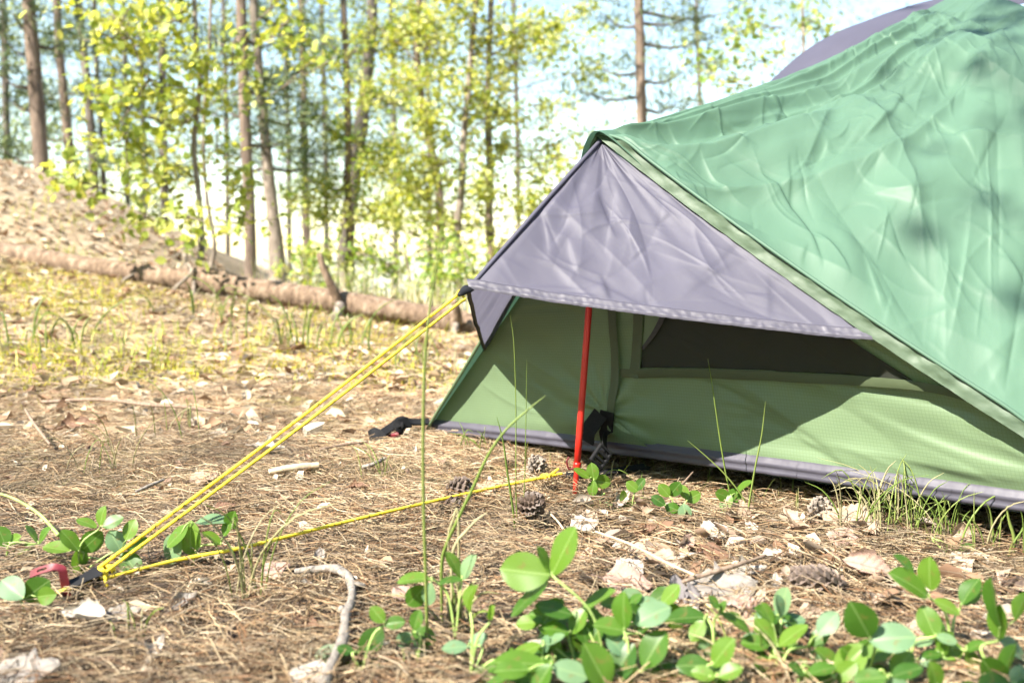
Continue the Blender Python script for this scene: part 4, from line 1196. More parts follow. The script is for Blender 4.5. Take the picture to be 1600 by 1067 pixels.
broadleaf("birch_tree", "slim birch with green foliage left of centre, reddish stem", [(536, -40), (540, 80), (544, 200), (543, 300), (548, 400), (546, 450)], 8.6, [0.024, 0.032, 0.04],
          [(500, 200, 0, 0.5, 5), (580, 230, 0, 0.5, 6), (520, 300, 0, 0.45, 6), (590, 330, 0, 0.4, 5), (480, 330, 0, 0.35, 4), (560, 400, 0, 0.3, 4), (510, 100, 0, 0.5, 4), (580, 60, 0, 0.5, 4), (490, 400, 0, 0.2, 3), (620, 420, 0, 0.3, 3)],
          0.040, MG + YG, 211, "bark", nleaf=80, top=(0, 0.2, 1.6))
broadleaf("alder_bush", "low green bush behind the log at the foot of the centre trees", [(630, 380), (640, 430), (642, 470)], 7.0, [0.008, 0.010, 0.014],
          [(600, 410, 0, 0.3, 6), (660, 390, 0, 0.3, 6), (690, 440, 0, 0.28, 5), (565, 445, 0, 0.28, 5), (735, 410, 0, 0.28, 5), (640, 460, 0, 0.25, 4), (500, 440, 0, 0.2, 4)], 0.036, MG, 231, nleaf=34, group="bushes behind the log")
broadleaf("aspen_sapling", "sapling showing yellow leaves over the tent roof", [(1255, 60), (1262, 160), (1268, 240), (1270, 300)], 8.0, [0.01, 0.014, 0.02],
          [(1160, 90, 0, 0.35, 3), (1150, 130, 0, 0.3, 3), (1265, 30, 0, 0.25, 3), (1210, 40, 0, 0.35, 2), (1130, 40, 0, 0.4, 2), (1100, 110, 0, 0.4, 2)], 0.05, YG + MG, 251, nleaf=30, top=(0, 0.1, 0.8))

# pines
PG = [(0.09, 0.13, 0.06), (0.12, 0.16, 0.065), (0.07, 0.11, 0.055), (0.17, 0.20, 0.08)]
def pine(name, label, pix, y, rad, limbs, seed, bark="bark", clump=0.28, nd=36, top=(0, 0, 2.5)):
    """limbs: (u, v of the limb's end, dy)"""
    r = np.random.default_rng(seed)
    pts = [P(u, v_, y) for u, v_ in pix]
    base = foot(pts[-1])
    pts = [pts[0] + Vector(top)] + pts + [base]
    t = empty(name, base, label, "tree", "pines on the bank")
    path = spline(pts, 60)
    child("trunk", tube("trunk", pts, rad, 60, 14, 0.10, seed), M[bark], t)
    VV, TT, o_ = [], [], 0
    ends = [np.array(P(u, v_, y + dy)) for u, v_, dy in limbs]
    zt = path[0][2]
    for k in range(10):       # limbs above the picture
        zz = zt - 0.25 * k - 0.1
        an = r.uniform(0, 6.28); ends.append(np.array([path[0][0] + math.cos(an) * (0.4 + 0.12 * k), path[0][1] + math.sin(an) * (0.4 + 0.12 * k), zz + 0.2]))
    for e in ends:
        k = int(np.argmin(np.abs(path[:, 2] - (e[2] - 0.12))))
        st = path[k]; mid = (st + e) / 2 + np.array([0, 0, -0.06])
        child("branch", tube("branch", [st, mid, e], [0.018, 0.012, 0.005], 12, 6, 0.15, seed), M["bark_dark"], t)
        nc = 7
        for c in range(nc):
            f = 0.45 + 0.55 * (c / (nc - 1))
            cc = st * (1 - f) + e * f + r.normal(0, clump * 0.45, 3) * np.array([1, 1, 0.5])
            m_ = nd
            dd = r.normal(0, 1, (m_, 3)) + np.array([0, 0, 0.3]); dd /= np.linalg.norm(dd, axis=1)[:, None]
            root = cc + r.normal(0, clump * 0.28, (m_, 3)) * np.array([1, 1, 0.45])
            L = r.uniform(0.06, 0.11, m_)
            sd_ = np.cross(dd, r.normal(0, 1, (m_, 3))); sd_ /= np.linalg.norm(sd_, axis=1)[:, None]
            tri_ = np.stack([root + sd_ * 0.0065, root - sd_ * 0.0065, root + dd * L[:, None] - sd_ * 0.003, root + dd * L[:, None] + sd_ * 0.003], 1)
            VV.append(tri_.reshape(-1, 3))
    VV = np.vstack(VV); n = len(VV) // 4
    Q = (np.array([(0, 1, 2, 3)])[None] + (np.arange(n) * 4)[:, None, None]).reshape(-1, 4)
    pal = np.array(PG); ci = pal[r.integers(0, 4, n)] * r.uniform(0.7, 1.5, (n, 1))
    child("crown", fastmesh("needles", VV, Q, col=np.repeat(ci, 4, 0)), M["pinefoliage"], t, kind="stuff")
    return t
pine("pine_tree", "stout pine trunk furthest left, rising from the bank", [(44, -20), (52, 90), (60, 190), (66, 290)], 8.5, [0.05, 0.060, 0.068], [(5, 60, 0), (10, 150, 0.2), (20, 20, 0), (0, 230, 0.2), (110, 60, 0.3), (-10, 110, 0)], 301)
pine("pine_tree", "thinner pine trunk second from the left", [(88, -20), (94, 90), (104, 190), (112, 280)], 11.5, [0.04, 0.05, 0.058], [(60, 60, 0), (130, 30, 0), (70, 140, 0), (150, 130, 0), (40, 200, 0)], 302)
pine("pine_tree", "dark pine trunk third from the left, reaching below the bank's crest", [(122, -20), (132, 90), (142, 200), (148, 300), (150, 345)], 12.5, [0.04, 0.052, 0.07], [(160, 60, 0), (200, 110, 0.3), (100, 170, 0), (210, 200, 0.3), (180, 240, 0)], 303, "bark_dark")
pine("pine_tree", "slim dark pine trunk just right of the third", [(146, -20), (152, 120), (160, 230), (163, 330)], 14.0, [0.025, 0.035, 0.045], [(190, 40, 0), (220, 160, 0), (240, 240, 0)], 304, "bark_dark")
pine("pine_tree", "left one of the twin trunks in front of the bright gap", [(376, -20), (380, 100), (384, 220), (390, 330), (392, 450)], 7.6, [0.036, 0.042, 0.046], [(430, 130, 0.4), (350, 160, 0.4), (460, 210, 0.5), (330, 60, 0.5), (440, 60, 0.6)], 305, "bark")
pine("pine_tree", "right one of the twin trunks, thick and dark at its foot", [(396, -20), (402, 80), (412, 190), (420, 280), (430, 370), (436, 450)], 8.0, [0.028, 0.036, 0.05, 0.105], [(470, 110, 0.5), (490, 180, 0.5), (500, 250, 0.6), (350, 250, 0.6), (470, 30, 0.5)], 306, "bark_grey")
pine("pine_tree", "grey pine trunk half hidden in leaves left of centre", [(582, -20), (574, 110), (560, 230), (545, 340), (535, 450)], 11.0, [0.05, 0.075, 0.095], [(620, 60, 0), (530, 110, 0), (640, 150, 0), (510, 200, 0), (620, 220, 0), (490, 60, 0), (480, 280, 0)], 307, "bark_dark")
pine("pine_tree", "lone pine trunk standing against the sky above the tent roof", [(998, -20), (1000, 60), (1001, 130), (1003, 230)], 9.0, [0.04, 0.044, 0.05], [(1090, 20, 0.2), (1110, 60, 0.3), (930, 100, 0.2), (1070, 110, 0.2), (940, 20, 0), (1060, 160, 0.3), (900, 140, 0.4), (1140, 20, 0.5)], 308, "bark", nd=22)
pine("pine_tree", "distant pine whose needles fill the gap right of the twin trunks", [(470, -20), (474, 120), (476, 260), (480, 400)], 14.0, [0.04, 0.05, 0.06], [(440, 60, 0), (520, 60, 0), (430, 140, 0), (520, 150, 0), (440, 220, 0), (520, 230, 0), (450, 290, 0)], 309, "bark", 0.4)
pine("pine_tree", "distant pine behind the nearest sapling", [(250, -20), (254, 120), (256, 240), (258, 360)], 13.0, [0.04, 0.05, 0.06], [(200, 60, 0), (300, 80, 0), (210, 170, 0), (300, 170, 0), (210, 250, 0), (300, 260, 0), (230, 320, 0)], 310, "bark_dark", 0.4)

for k_, (u_, ye_, rr_, lb_) in enumerate(((196, 17, 0.05, "very thin far trunk right of the slim dark pine at left"), (222, 21, 0.06, "far trunk hidden behind the nearest sapling's crown"), (352, 19, 0.05, "thin far trunk just left of the twin trunks"),
        (448, 22, 0.06, "thin far trunk just right of the twin trunks"), (506, 18, 0.05, "thin far trunk left of the slim reddish birch"), (614, 20, 0.06, "thin far trunk right of the half hidden grey pine"),
        (668, 17, 0.045, "thin far trunk left of the birch's curved stem"), (806, 19, 0.05, "thin far trunk right of the straight brown birch"), (8, 15, 0.06, "far trunk at the very left edge"), (1092, 21, 0.05, "thin far trunk right of the lone pine over the roof"))):
    pine("pine_tree", lb_, [(u_ - 4, -20), (u_, 120), (u_ + 3, 250), (u_ + 4, 380 if u_ < 900 else 200)], ye_, [rr_ * 0.7, rr_ * 0.9, rr_], [(u_ - 40, 40, 0), (u_ + 45, 90, 0), (u_ - 35, 170, 0), (u_ + 35, 230, 0)], 400 + k_, "bark_dark", 0.4, 24)
broadleaf("alder_bush", "bush behind the log below the twin trunks' right side", [(470, 400), (474, 440), (476, 470)], 6.6, [0.006, 0.008, 0.012],
          [(455, 430, 0, 0.16, 4), (500, 420, 0, 0.22, 5), (530, 445, 0, 0.2, 4), (480, 385, 0, 0.18, 3)], 0.034, MG + YG, 241, nleaf=30, group="bushes behind the log")
broadleaf("alder_bush", "bush behind the log close to the awning's corner", [(725, 400), (728, 440), (730, 480)], 6.4, [0.006, 0.008, 0.012],
          [(705, 440, 0, 0.2, 5), (745, 425, 0, 0.2, 5), (690, 465, 0, 0.18, 4), (725, 390, 0, 0.2, 4)], 0.034, MG + YG, 243, nleaf=30, group="bushes behind the log")

# a tree behind the camera: its outer boughs shade the right of the tent
st_ = empty("birch_tree", (-2.75, -2.5, th(-2.75, -2.5)), "tree out of view behind the camera whose boughs shade the tent's right side", "tree")
tp_ = [Vector((-2.75, -2.5, -0.05)), Vector((-2.72, -2.52, 2.5)), Vector((-2.8, -2.45, 5.0)), Vector((-2.7, -2.5, 8.0))]
child("trunk", tube("trunk", tp_, [0.09, 0.07, 0.05, 0.02], 50, 12, 0.1, 5), M["bark_grey"], st_)
r = np.random.default_rng(91)
pos = []
for (x_, y_, z_, rr, n_, t_) in ((1.03, 2.0, 0.94, 0.09, 46, 6.9), (0.70, 1.02, 0.0, 0.08, 30, 7.4), (1.02, 1.70, 0.50, 0.08, 40, 7.0), (0.97, 2.0, 0.80, 0.06, 16, 6.5), (1.3, 1.5, 0.3, 0.25, 160, 7.0), (1.5, 2.2, 0.8, 0.3, 200, 7.0)):
    c = np.array((x_, y_, z_)) + np.array(sun_dir) * t_
    k = int(np.clip((c[2] - 0.8) / 8 * 49, 0, 49))
    s0 = Vector((-2.75, -2.48, c[2] - 0.6))
    child("branch", tube("branch", [s0, (s0 + Vector(c)) / 2 + Vector((0, 0, 0.05)), Vector(c)], [0.02, 0.012, 0.004], 12, 6), M["bark_grey"], st_)
    pos.append(c + r.normal(0, 1, (n_, 3)) * rr)
for k in range(40):
    a_ = r.uniform(math.radians(215), math.radians(400)); d_ = r.uniform(0.3, 1.4)
    q_ = np.array((-2.75 + math.cos(a_) * d_, -2.5 + math.sin(a_) * d_, r.uniform(4.5, 8.2)))
    if q_[0] - q_[1] > 0.25: pos.append(q_ + r.normal(0, 0.16, (50, 3)))
child("crown", leaves_mesh("crown", np.vstack(pos), 0.06, YG, 92), M["foliage"], st_, kind="stuff")

# the same woods go on round the clearing, beside and behind the camera
r = np.random.default_rng(57)
pos = []
for k in range(420):
    a_ = r.uniform(math.radians(42), math.radians(318)); d_ = r.uniform(12, 18)
    pos.append(np.array((math.sin(a_) * d_, 1.5 + math.cos(a_) * d_, r.uniform(0.3, 9.0))) + r.normal(0, 0.55, (26, 3)))
obj("surrounding_woods", leaves_mesh("surrounding_woods", np.vstack(pos), 0.45, MG, 58), M["foliage"], label="woods closing in beside and behind the clearing", kind="stuff")

# far woods: one mass of foliage beyond, down the slope
r = np.random.default_rng(55)
pos = []
for k in range(620):
    y_ = r.uniform(15, 30); u_ = r.uniform(-150, 1400); v_ = r.uniform(-60, 375)
    dens = 0.62 if u_ < 760 else 0.30
    if 200 < u_ < 500 and v_ > 300: continue
    if u_ < 20: dens = 0.45
    if r.random() > dens: continue
    c = np.array(P(u_, v_, y_))
    pos.append(c + r.normal(0, 1, (150, 3)) * np.array([0.7, 0.7, 0.42]))
pos = np.vstack(pos)
obj("far_woods", leaves_mesh("far_woods", pos, 0.075, [(0.12, 0.17, 0.08), (0.17, 0.23, 0.10), (0.26, 0.32, 0.08), (0.09, 0.14, 0.10), (0.32, 0.36, 0.09)], 56), M["foliage"], label="hazy mass of foliage of the woods beyond the bank", kind="stuff")
# ------------------------------------------------------------------ pine cones
def cone_scale():
    # a woody scale: narrow root, thick rhombic tip
    V = [(0, -0.10, 0), (0, 0.10, 0), (0.55, -0.26, 0.02), (0.55, 0.26, 0.02), (1.0, -0.20, 0.14), (1.0, 0.20, 0.14), (1.16, 0, 0.20),
         (0.55, -0.22, 0.12), (0.55, 0.22, 0.12), (0.92, -0.17, 0.30), (0.92, 0.17, 0.30), (1.08, 0, 0.36), (0.98, 0, 0.42)]
    Q = [(0, 2, 3, 1), (2, 4, 5, 3), (0, 1, 8, 7), (7, 8, 10, 9), (2, 7, 9, 4), (3, 5, 10, 8), (4, 9, 11, 6), (5, 6, 11, 10)]
    T = [(4, 6, 5), (0, 7, 2), (1, 3, 8), (9, 10, 12), (9, 12, 11), (10, 11, 12)]
    return fastmesh("cone_scale", V, Q, T, smooth=False)
SC = cone_scale(); SC2 = cone_scale(); SC3 = cone_scale()
SC.materials.append(plain("dark brown cone", (0.075, 0.05, 0.036), 0.6, scale=6, var=0.5))
SC2.materials.append(plain("grey brown cone", (0.135, 0.10, 0.08), 0.7, scale=6, var=0.45))
SC3.materials.append(plain("pale weathered cone", (0.20, 0.165, 0.135), 0.8, scale=6, var=0.4))
CORE = plain("cone core", (0.06, 0.045, 0.035), 0.8)
def pine_cone(label, p, length, wid, axis, mesh, openness, n=54, seed=0):
    r = np.random.default_rng(seed)
    t = empty("pine_cone", p, label, "pine cone", "pine cones on the needles")
    ax = Vector(axis).normalized()
    q0 = ax.to_track_quat('Z', 'X')
    prof_ = lambda s: math.sin(math.pi * min(0.97, 0.10 + 0.88 * s)) ** 0.7
    core = spline([p - ax * length * 0.46, p, p + ax * length * 0.42], 9)
    child("core", fastmesh("cone_core", *tube_arrays(core, [wid * 0.2 * max(0.25, prof_(k / 8)) for k in range(9)], 8)), CORE, t)
    for k in range(n):
        s = (k + 0.5) / n
        an = k * 2.39996
        rad = wid * 0.5 * prof_(s)
        el = (0.35 + 1.0 * s) * (1 - openness) + openness * (0.15 + 0.7 * s)
        q = q0 @ Quaternion((0, 0, 1), an) @ Quaternion((0, 1, 0), -el)
        o = bpy.data.objects.new("scale", mesh); COL.objects.link(o); o.parent = t
        o.rotation_mode = 'QUATERNION'; o.rotation_quaternion = q
        o.location = ax * (length * (s - 0.5) * 0.85) + (q0 @ Quaternion((0, 0, 1), an)) @ Vector((wid * 0.06, 0, 0))
        sc = rad * 0.95 / max(0.35, math.cos(el)) * r.uniform(0.9, 1.1)
        sc = min(sc, wid * 0.55)
        o.scale = (sc, sc * 1.05, sc * 1.0)
    return t
def on(u, v, lift=0.012): return G(u, v, lift)
pine_cone("round dark closed pine cone left of the red pole's foot", on(826, 806, 0.012) + Vector((0, 0, 0.012)), 0.042, 0.042, (0.35, -0.75, 0.5), SC, 0.15, 60, 1)
pine_cone("long brown pine cone lying beside the big curled leaf at right", on(1286, 922, 0.01) + Vector((0, 0, 0.012)), 0.056, 0.034, (-0.95, 0.1, 0.15), SC2, 0.30, 64, 2)
pine_cone("pale weathered pine cone behind the yellow cord's knot", on(838, 742, 0.01) + Vector((0, 0, 0.010)), 0.034, 0.034, (0.1, -0.3, 0.9), SC3, 0.8, 40, 3)
pine_cone("open brown pine cone just above the low yellow cord", on(712, 772, 0.01) + Vector((0, 0, 0.008)), 0.038, 0.036, (0.8, -0.3, 0.3), SC2, 0.75, 46, 4)
pine_cone("small dark pine cone touching the low yellow cord", on(700, 794, 0.006) + Vector((0, 0, 0.004)), 0.03, 0.026, (0.8, 0.3, 0.1), SC, 0.7, 34, 5)
pine_cone("open grey pine cone between tent hem and tan leaves", on(1278, 812, 0.01) + Vector((0, 0, 0.010)), 0.036, 0.036, (0.3, -0.4, 0.8), SC3, 0.85, 40, 6)
pine_cone("dark pine cone half sunk at the right edge", on(1584, 930, 0.004) + Vector((0, 0, 0.004)), 0.048, 0.038, (0.9, -0.2, 0.1), SC, 0.35, 48, 7)

# ------------------------------------------------------------------ dead leaves, one by one
def dead_mesh(kind, seed):
    r = np.random.default_rng(seed)
    nl, nw = 16, 11
    x = np.linspace(0, 1, nl); s = np.linspace(-1, 1, nw)
    X_, S_ = np.meshgrid(x, s, indexing="ij")
    w = 0.42 * np.sin(np.pi * np.clip(X_, 0.003, 0.997) ** 0.85) ** 0.8
    w = w * (1 + 0.10 * np.sin(X_ * 34 + seed))
    w = w * (1 - 0.35 * (vn(X_ * 4 + seed, S_ * 0 + np.sign(S_) * 3, seed) > 0.72) * np.abs(S_))
    Y_ = S_ * w
    c1, c2 = r.uniform(-0.9, 0.9), r.uniform(0.3, 1.6) * r.choice([1, 1, -1])
    if kind == "flat": c1 *= 0.3; c2 *= 0.3
    if kind == "curl": c2 = 2.4
    Z_ = c1 * 0.5 * (X_ - 0.5) ** 2 + c2 * 0.55 * Y_ ** 2 + 0.12 * (fbm(X_ * 5 + seed, S_ * 2.5, seed) - 0.44) + 0.03 * np.sin(S_ * 5 + X_ * 8)
    if kind == "curl": Y_ = Y_ * (1 - 0.45 * np.abs(S_))
    V = np.stack([X_ - 0.5, Y_, Z_], -1).reshape(-1, 3)
    Q = grid_faces(nl, nw)
    pet = tube_arrays(spline([(-0.5, 0, V[5, 2]), (-0.62, 0.02, 0.03), (-0.74, 0.06, 0.02)], 6), np.linspace(0.016, 0.010, 6), 5)
    v, q, t = join([(V, Q, None), pet])
    uv = np.vstack([np.stack([X_, Y_], -1).reshape(-1, 2), np.zeros((len(pet[0]), 2))])
    return fastmesh("dead_leaf", v, q, t, uv=uv)
DM = {}
def dead(u, v, lpx, kind, colr, rot, label, tilt=0.25, roll=0.0, lift=0.014):
    k = (kind, colr, int(u) % 4)
    if k not in DM:
        DM[k] = dead_mesh(kind, int(u) % 97 + 3); DM[k].materials.append(DEAD[colr])
    p = on(u, v, lift)
    o = bpy.data.objects.new("dead_leaf", DM[k]); COL.objects.link(o)
    o.location = p
    s = lpx * (p - CAM).length / F
    o.scale = (s, s * 1.1, s)
    # leaves settle tipped towards whatever props them up
    e = Quaternion((1, 0, 0), tilt) @ Quaternion((0, 0, 1), math.radians(rot)) @ Quaternion((1, 0, 0), roll)
    o.rotation_mode = 'QUATERNION'; o.rotation_quaternion = e
    tag(o, label, "leaf", "dead leaves on the needles")
dead(1116, 830, 46, "flat", "white", 20, "small bright white bleached leaf right of the pole, below the clover", 0.6)
dead(1128, 918, 110, "flat", "grey", 8, "large flat grey leaf in front of the slate coloured crumpled leaf", 0.5)
dead(1052, 926, 66, "curl", "slate", 75, "slate grey crumpled leaf standing among the foreground needles", 0.9, 0.4, 0.022)
dead(1082, 930, 44, "curl", "slate", 100, "smaller slate grey curled leaf against the large flat grey leaf", 0.9, -0.3, 0.02)
dead(980, 910, 76, "flat", "pink", -12, "broad pinkish brown leaf above the clover patch", 0.45)
dead(984, 889, 50, "flat", "white", 35, "pale leaf tucked behind the broad pinkish brown leaf", 0.6)
dead(1042, 874, 50, "flat", "tan", -25, "pale tan oval leaf under the long straw", 0.5)
dead(1002, 862, 62, "flat", "tan", 10, "tan leaf lying under the near end of the long straw", 0.35)
dead(1072, 848, 44, "curl", "pink", 60, "crumpled pinkish leaf behind the pale tan oval one", 0.6, 0.3)
dead(1112, 862, 52, "flat", "brown", -20, "dark brown leaf right below the bright white one", 0.4)
dead(1166, 893, 64, "curl", "white", 12, "whitish ragged leaf above the large flat grey leaf", 0.5)
dead(1158, 790, 30, "curl", "tan", 70, "small tan curled leaf behind the bright green sprout", 0.7)
dead(1240, 814, 52, "curl", "tan", 118, "narrow tan leaf rolled to a point in front of the hem", 0.6, 0.2, 0.02)
dead(972, 780, 42, "curl", "white", 50, "whitish crumpled leaf just right of the pole's foot", 0.8, 0.0, 0.02)
dead(914, 817, 48, "flat", "white", 25, "pale grey leaf below the pole's foot", 0.3)
dead(1212, 908, 34, "curl", "white", 80, "small whitish leaf left of the long pine cone", 0.5)
dead(1312, 807, 54, "flat", "tan", 30, "tan leaf leaning at the left of the grass tuft", 0.7, 0.0, 0.02)
dead(1346, 812, 62, "flat", "tan", -15, "bigger tan leaf behind the roots of the grass tuft", 0.7, 0.0, 0.02)
dead(1318, 838, 50, "flat", "pink", 55, "pinkish leaf below the tan pair by the grass tuft", 0.4)
dead(1358, 884, 72, "curl", "pink", -20, "big curled pinkish leaf right of the long pine cone", 0.6, 0.25, 0.022)
dead(1268, 954, 36, "flat", "tan", 0, "small tan leaf below the long pine cone", 0.3)
dead(1505, 838, 56, "curl", "tan", 15, "lobed tan leaf in the grass at the right, below the hem", 0.7)
dead(1160, 940, 40, "flat", "pink", 160, "small pinkish leaf below the large flat grey leaf", 0.3)
dead(130, 960, 66, "curl", "white", 175, "whitish curled scrap of bark like leaf under the peg", 0.4, 0.0, 0.018)
dead(192, 956, 50, "flat", "grey", 15, "grey flat leaf right of the whitish scrap under the peg", 0.3)
dead(288, 940, 44, "curl", "grey", 50, "grey curled leaf below the low cord, right of the peg", 0.5)
dead(244, 1014, 50, "curl", "white", 80, "pale curled leaf in the needles below the peg", 0.5)
dead(40, 1046, 90, "flat", "grey", 10, "large pale grey leaf at the lower left corner", 0.3)
dead(478, 974, 44, "curl", "brown", -20, "brown leaf left of the bent grey stick", 0.4)
dead(484, 1056, 66, "flat", "white", 70, "pale torn leaf at the lower end of the bent grey stick", 0.4)
dead(430, 888, 46, "flat", "pink", 30, "pinkish leaf below the middle of the low cord", 0.3)
dead(500, 868, 32, "curl", "grey", 100, "small grey leaf above the bent grey stick", 0.5)
dead(628, 926, 40, "flat", "pink", 140, "pinkish brown leaf beside the clover left of the tall stalk", 0.3)
dead(760, 760, 34, "flat", "tan", 60, "small tan leaf behind the low cord, left of its knot", 0.4)
dead(905, 985, 64, "flat", "brown", 150, "brown leaf shaded beneath the foreground clover", 0.3)
dead(1010, 830, 40, "curl", "brown", 30, "brown curled leaf under the small clover right of the pole", 0.3)
dead(560, 760, 34, "curl", "brown", 10, "small brown leaf in the open needles behind the cord's middle", 0.3)
dead(350, 790, 34, "flat", "brown", 20, "small brown leaf on the needles under the slanting guyline", 0.3)
dead(120, 666, 60, "curl", "brown", 15, "reddish brown curled leaf on the bank at far left", 0.4)
dead(420, 700, 52, "curl", "white", -10, "bleached leaf on the bank left of the slanting guyline", 0.3)
dead(318, 745, 46, "flat", "tan", 40, "tan leaf where the needles meet the mossy bank", 0.3)

# ------------------------------------------------------------------ sticks, twigs and straws
def twig(name, label, pix, r, mat, cat, lift=0.012, group="twigs and straws on the needles", n=40, rough=0.25, side=None):
    pts = [on(u, v, lift + dz) for u, v, dz in pix]
    if side is None:
        me = tube(name, pts, r, n, 9, rough, int(pix[0][0]))
        me.transform(Matrix.Translation(-pts[0]))
        o = obj(name, me, M[mat], None, label, cat, group); o.location = pts[0]
    else:
        t = empty(name, pts[0], label, cat, group)
        child("stem", tube(name, pts, r, n, 9, rough, int(pix[0][0])), M[mat], t)
        for sp, rr in side:
            child("knot_stub", tube("stub", [on(u, v, lift + dz) for u, v, dz in sp], rr, 8, 7, 0.2, 3), M[mat], t)
twig("stick", "bent grey weathered stick at the bottom, left of the clover", [(462, 892, 0.002), (490, 889, 0.004), (520, 888, 0.005), (540, 897, 0.005), (550, 915, 0.004), (549, 938, 0.004), (541, 960, 0.003), (538, 985, 0.003), (534, 1010, 0.003), (518, 1038, 0.003), (504, 1072, 0.0)],
     [0.0030, 0.0046, 0.0058, 0.0050, 0.0044, 0.0056, 0.0050, 0.0062, 0.0056, 0.0070], "stick", "stick", 0.014, n=110, rough=0.42,
     side=[([(549, 915, 0.004), (560, 913, 0.006), (570, 916, 0.003)], [0.004, 0.0025]), ([(540, 952, 0.004), (532, 950, 0.008)], [0.004, 0.0035])])
twig("twig", "lichen grey twig poking out from the foreground clover", [(822, 1008, 0.004), (870, 1000, 0.006), (930, 982, 0.008), (960, 975, 0.006)], [0.004, 0.005, 0.004], "stick", "twig", 0.016)
twig("twig", "thin brown twig above the large flat grey leaf", [(1062, 910, 0.008), (1110, 895, 0.012), (1160, 880, 0.012), (1196, 868, 0.012)], [0.0022, 0.0026, 0.0018], "twig", "twig", 0.016)
twig("straw", "long pale straw slanting across the tan leaves", [(930, 830, 0.012), (985, 850, 0.014), (1040, 878, 0.014), (1085, 898, 0.012)], [0.0014, 0.0018, 0.0014], "straw", "straw", 0.02, rough=0.05)
twig("straw", "short pale straw below the round cone", [(858, 800, 0.008), (872, 815, 0.01), (880, 826, 0.008)], [0.0014, 0.0014], "straw", "straw", 0.014, rough=0.05)
twig("twig", "thin dark twig lying along the mossy bank", [(66, 628, 0), (150, 624, 0.01), (230, 632, 0.01), (290, 636, 0.01), (350, 646, 0.0)], [0.004, 0.005, 0.003], "twig", "twig", 0.02)
twig("twig", "short grey twig on the needles left of the slanting guyline", [(212, 768, 0.002), (235, 758, 0.006), (256, 749, 0.008)], [0.002, 0.003, 0.002], "stick", "twig", 0.016)
twig("stick", "pale stick under the slanting guyline's middle", [(420, 737, 0.004), (455, 731, 0.006), (498, 727, 0.004)], [0.005, 0.007, 0.0065], "straw", "stick", 0.016, rough=0.1)
twig("twig", "dark twig pointing at the black corner strap", [(500, 702, 0.002), (540, 694, 0.008), (575, 690, 0.004)], [0.0025, 0.003, 0.002], "twig", "twig", 0.016)
twig("twig", "thin bare twig leaning on the bank at far left", [(40, 640, 0.03), (52, 660, 0.02), (78, 694, 0.004)], [0.0025, 0.003, 0.0025], "twig", "twig", 0.02)
twig("straw", "pale pink tipped stem arching at the left edge above the peg", [(-20, 766, 0.03), (20, 778, 0.035), (60, 802, 0.02), (92, 836, 0.004)], [0.0016, 0.0018, 0.0026], "stem", "straw", 0.02, rough=0.05)
twig("twig", "short grey twig between corner strap and low cord", [(566, 730, 0.004), (585, 724, 0.008), (602, 716, 0.006)], [0.003, 0.0035, 0.003], "stick", "twig", 0.016)
twig("twig", "reddish twig sticking up in front of the hem", [(1052, 770, 0.004), (1070, 752, 0.012), (1083, 737, 0.018)], [0.0018, 0.002, 0.0014], "twig", "twig", 0.02)

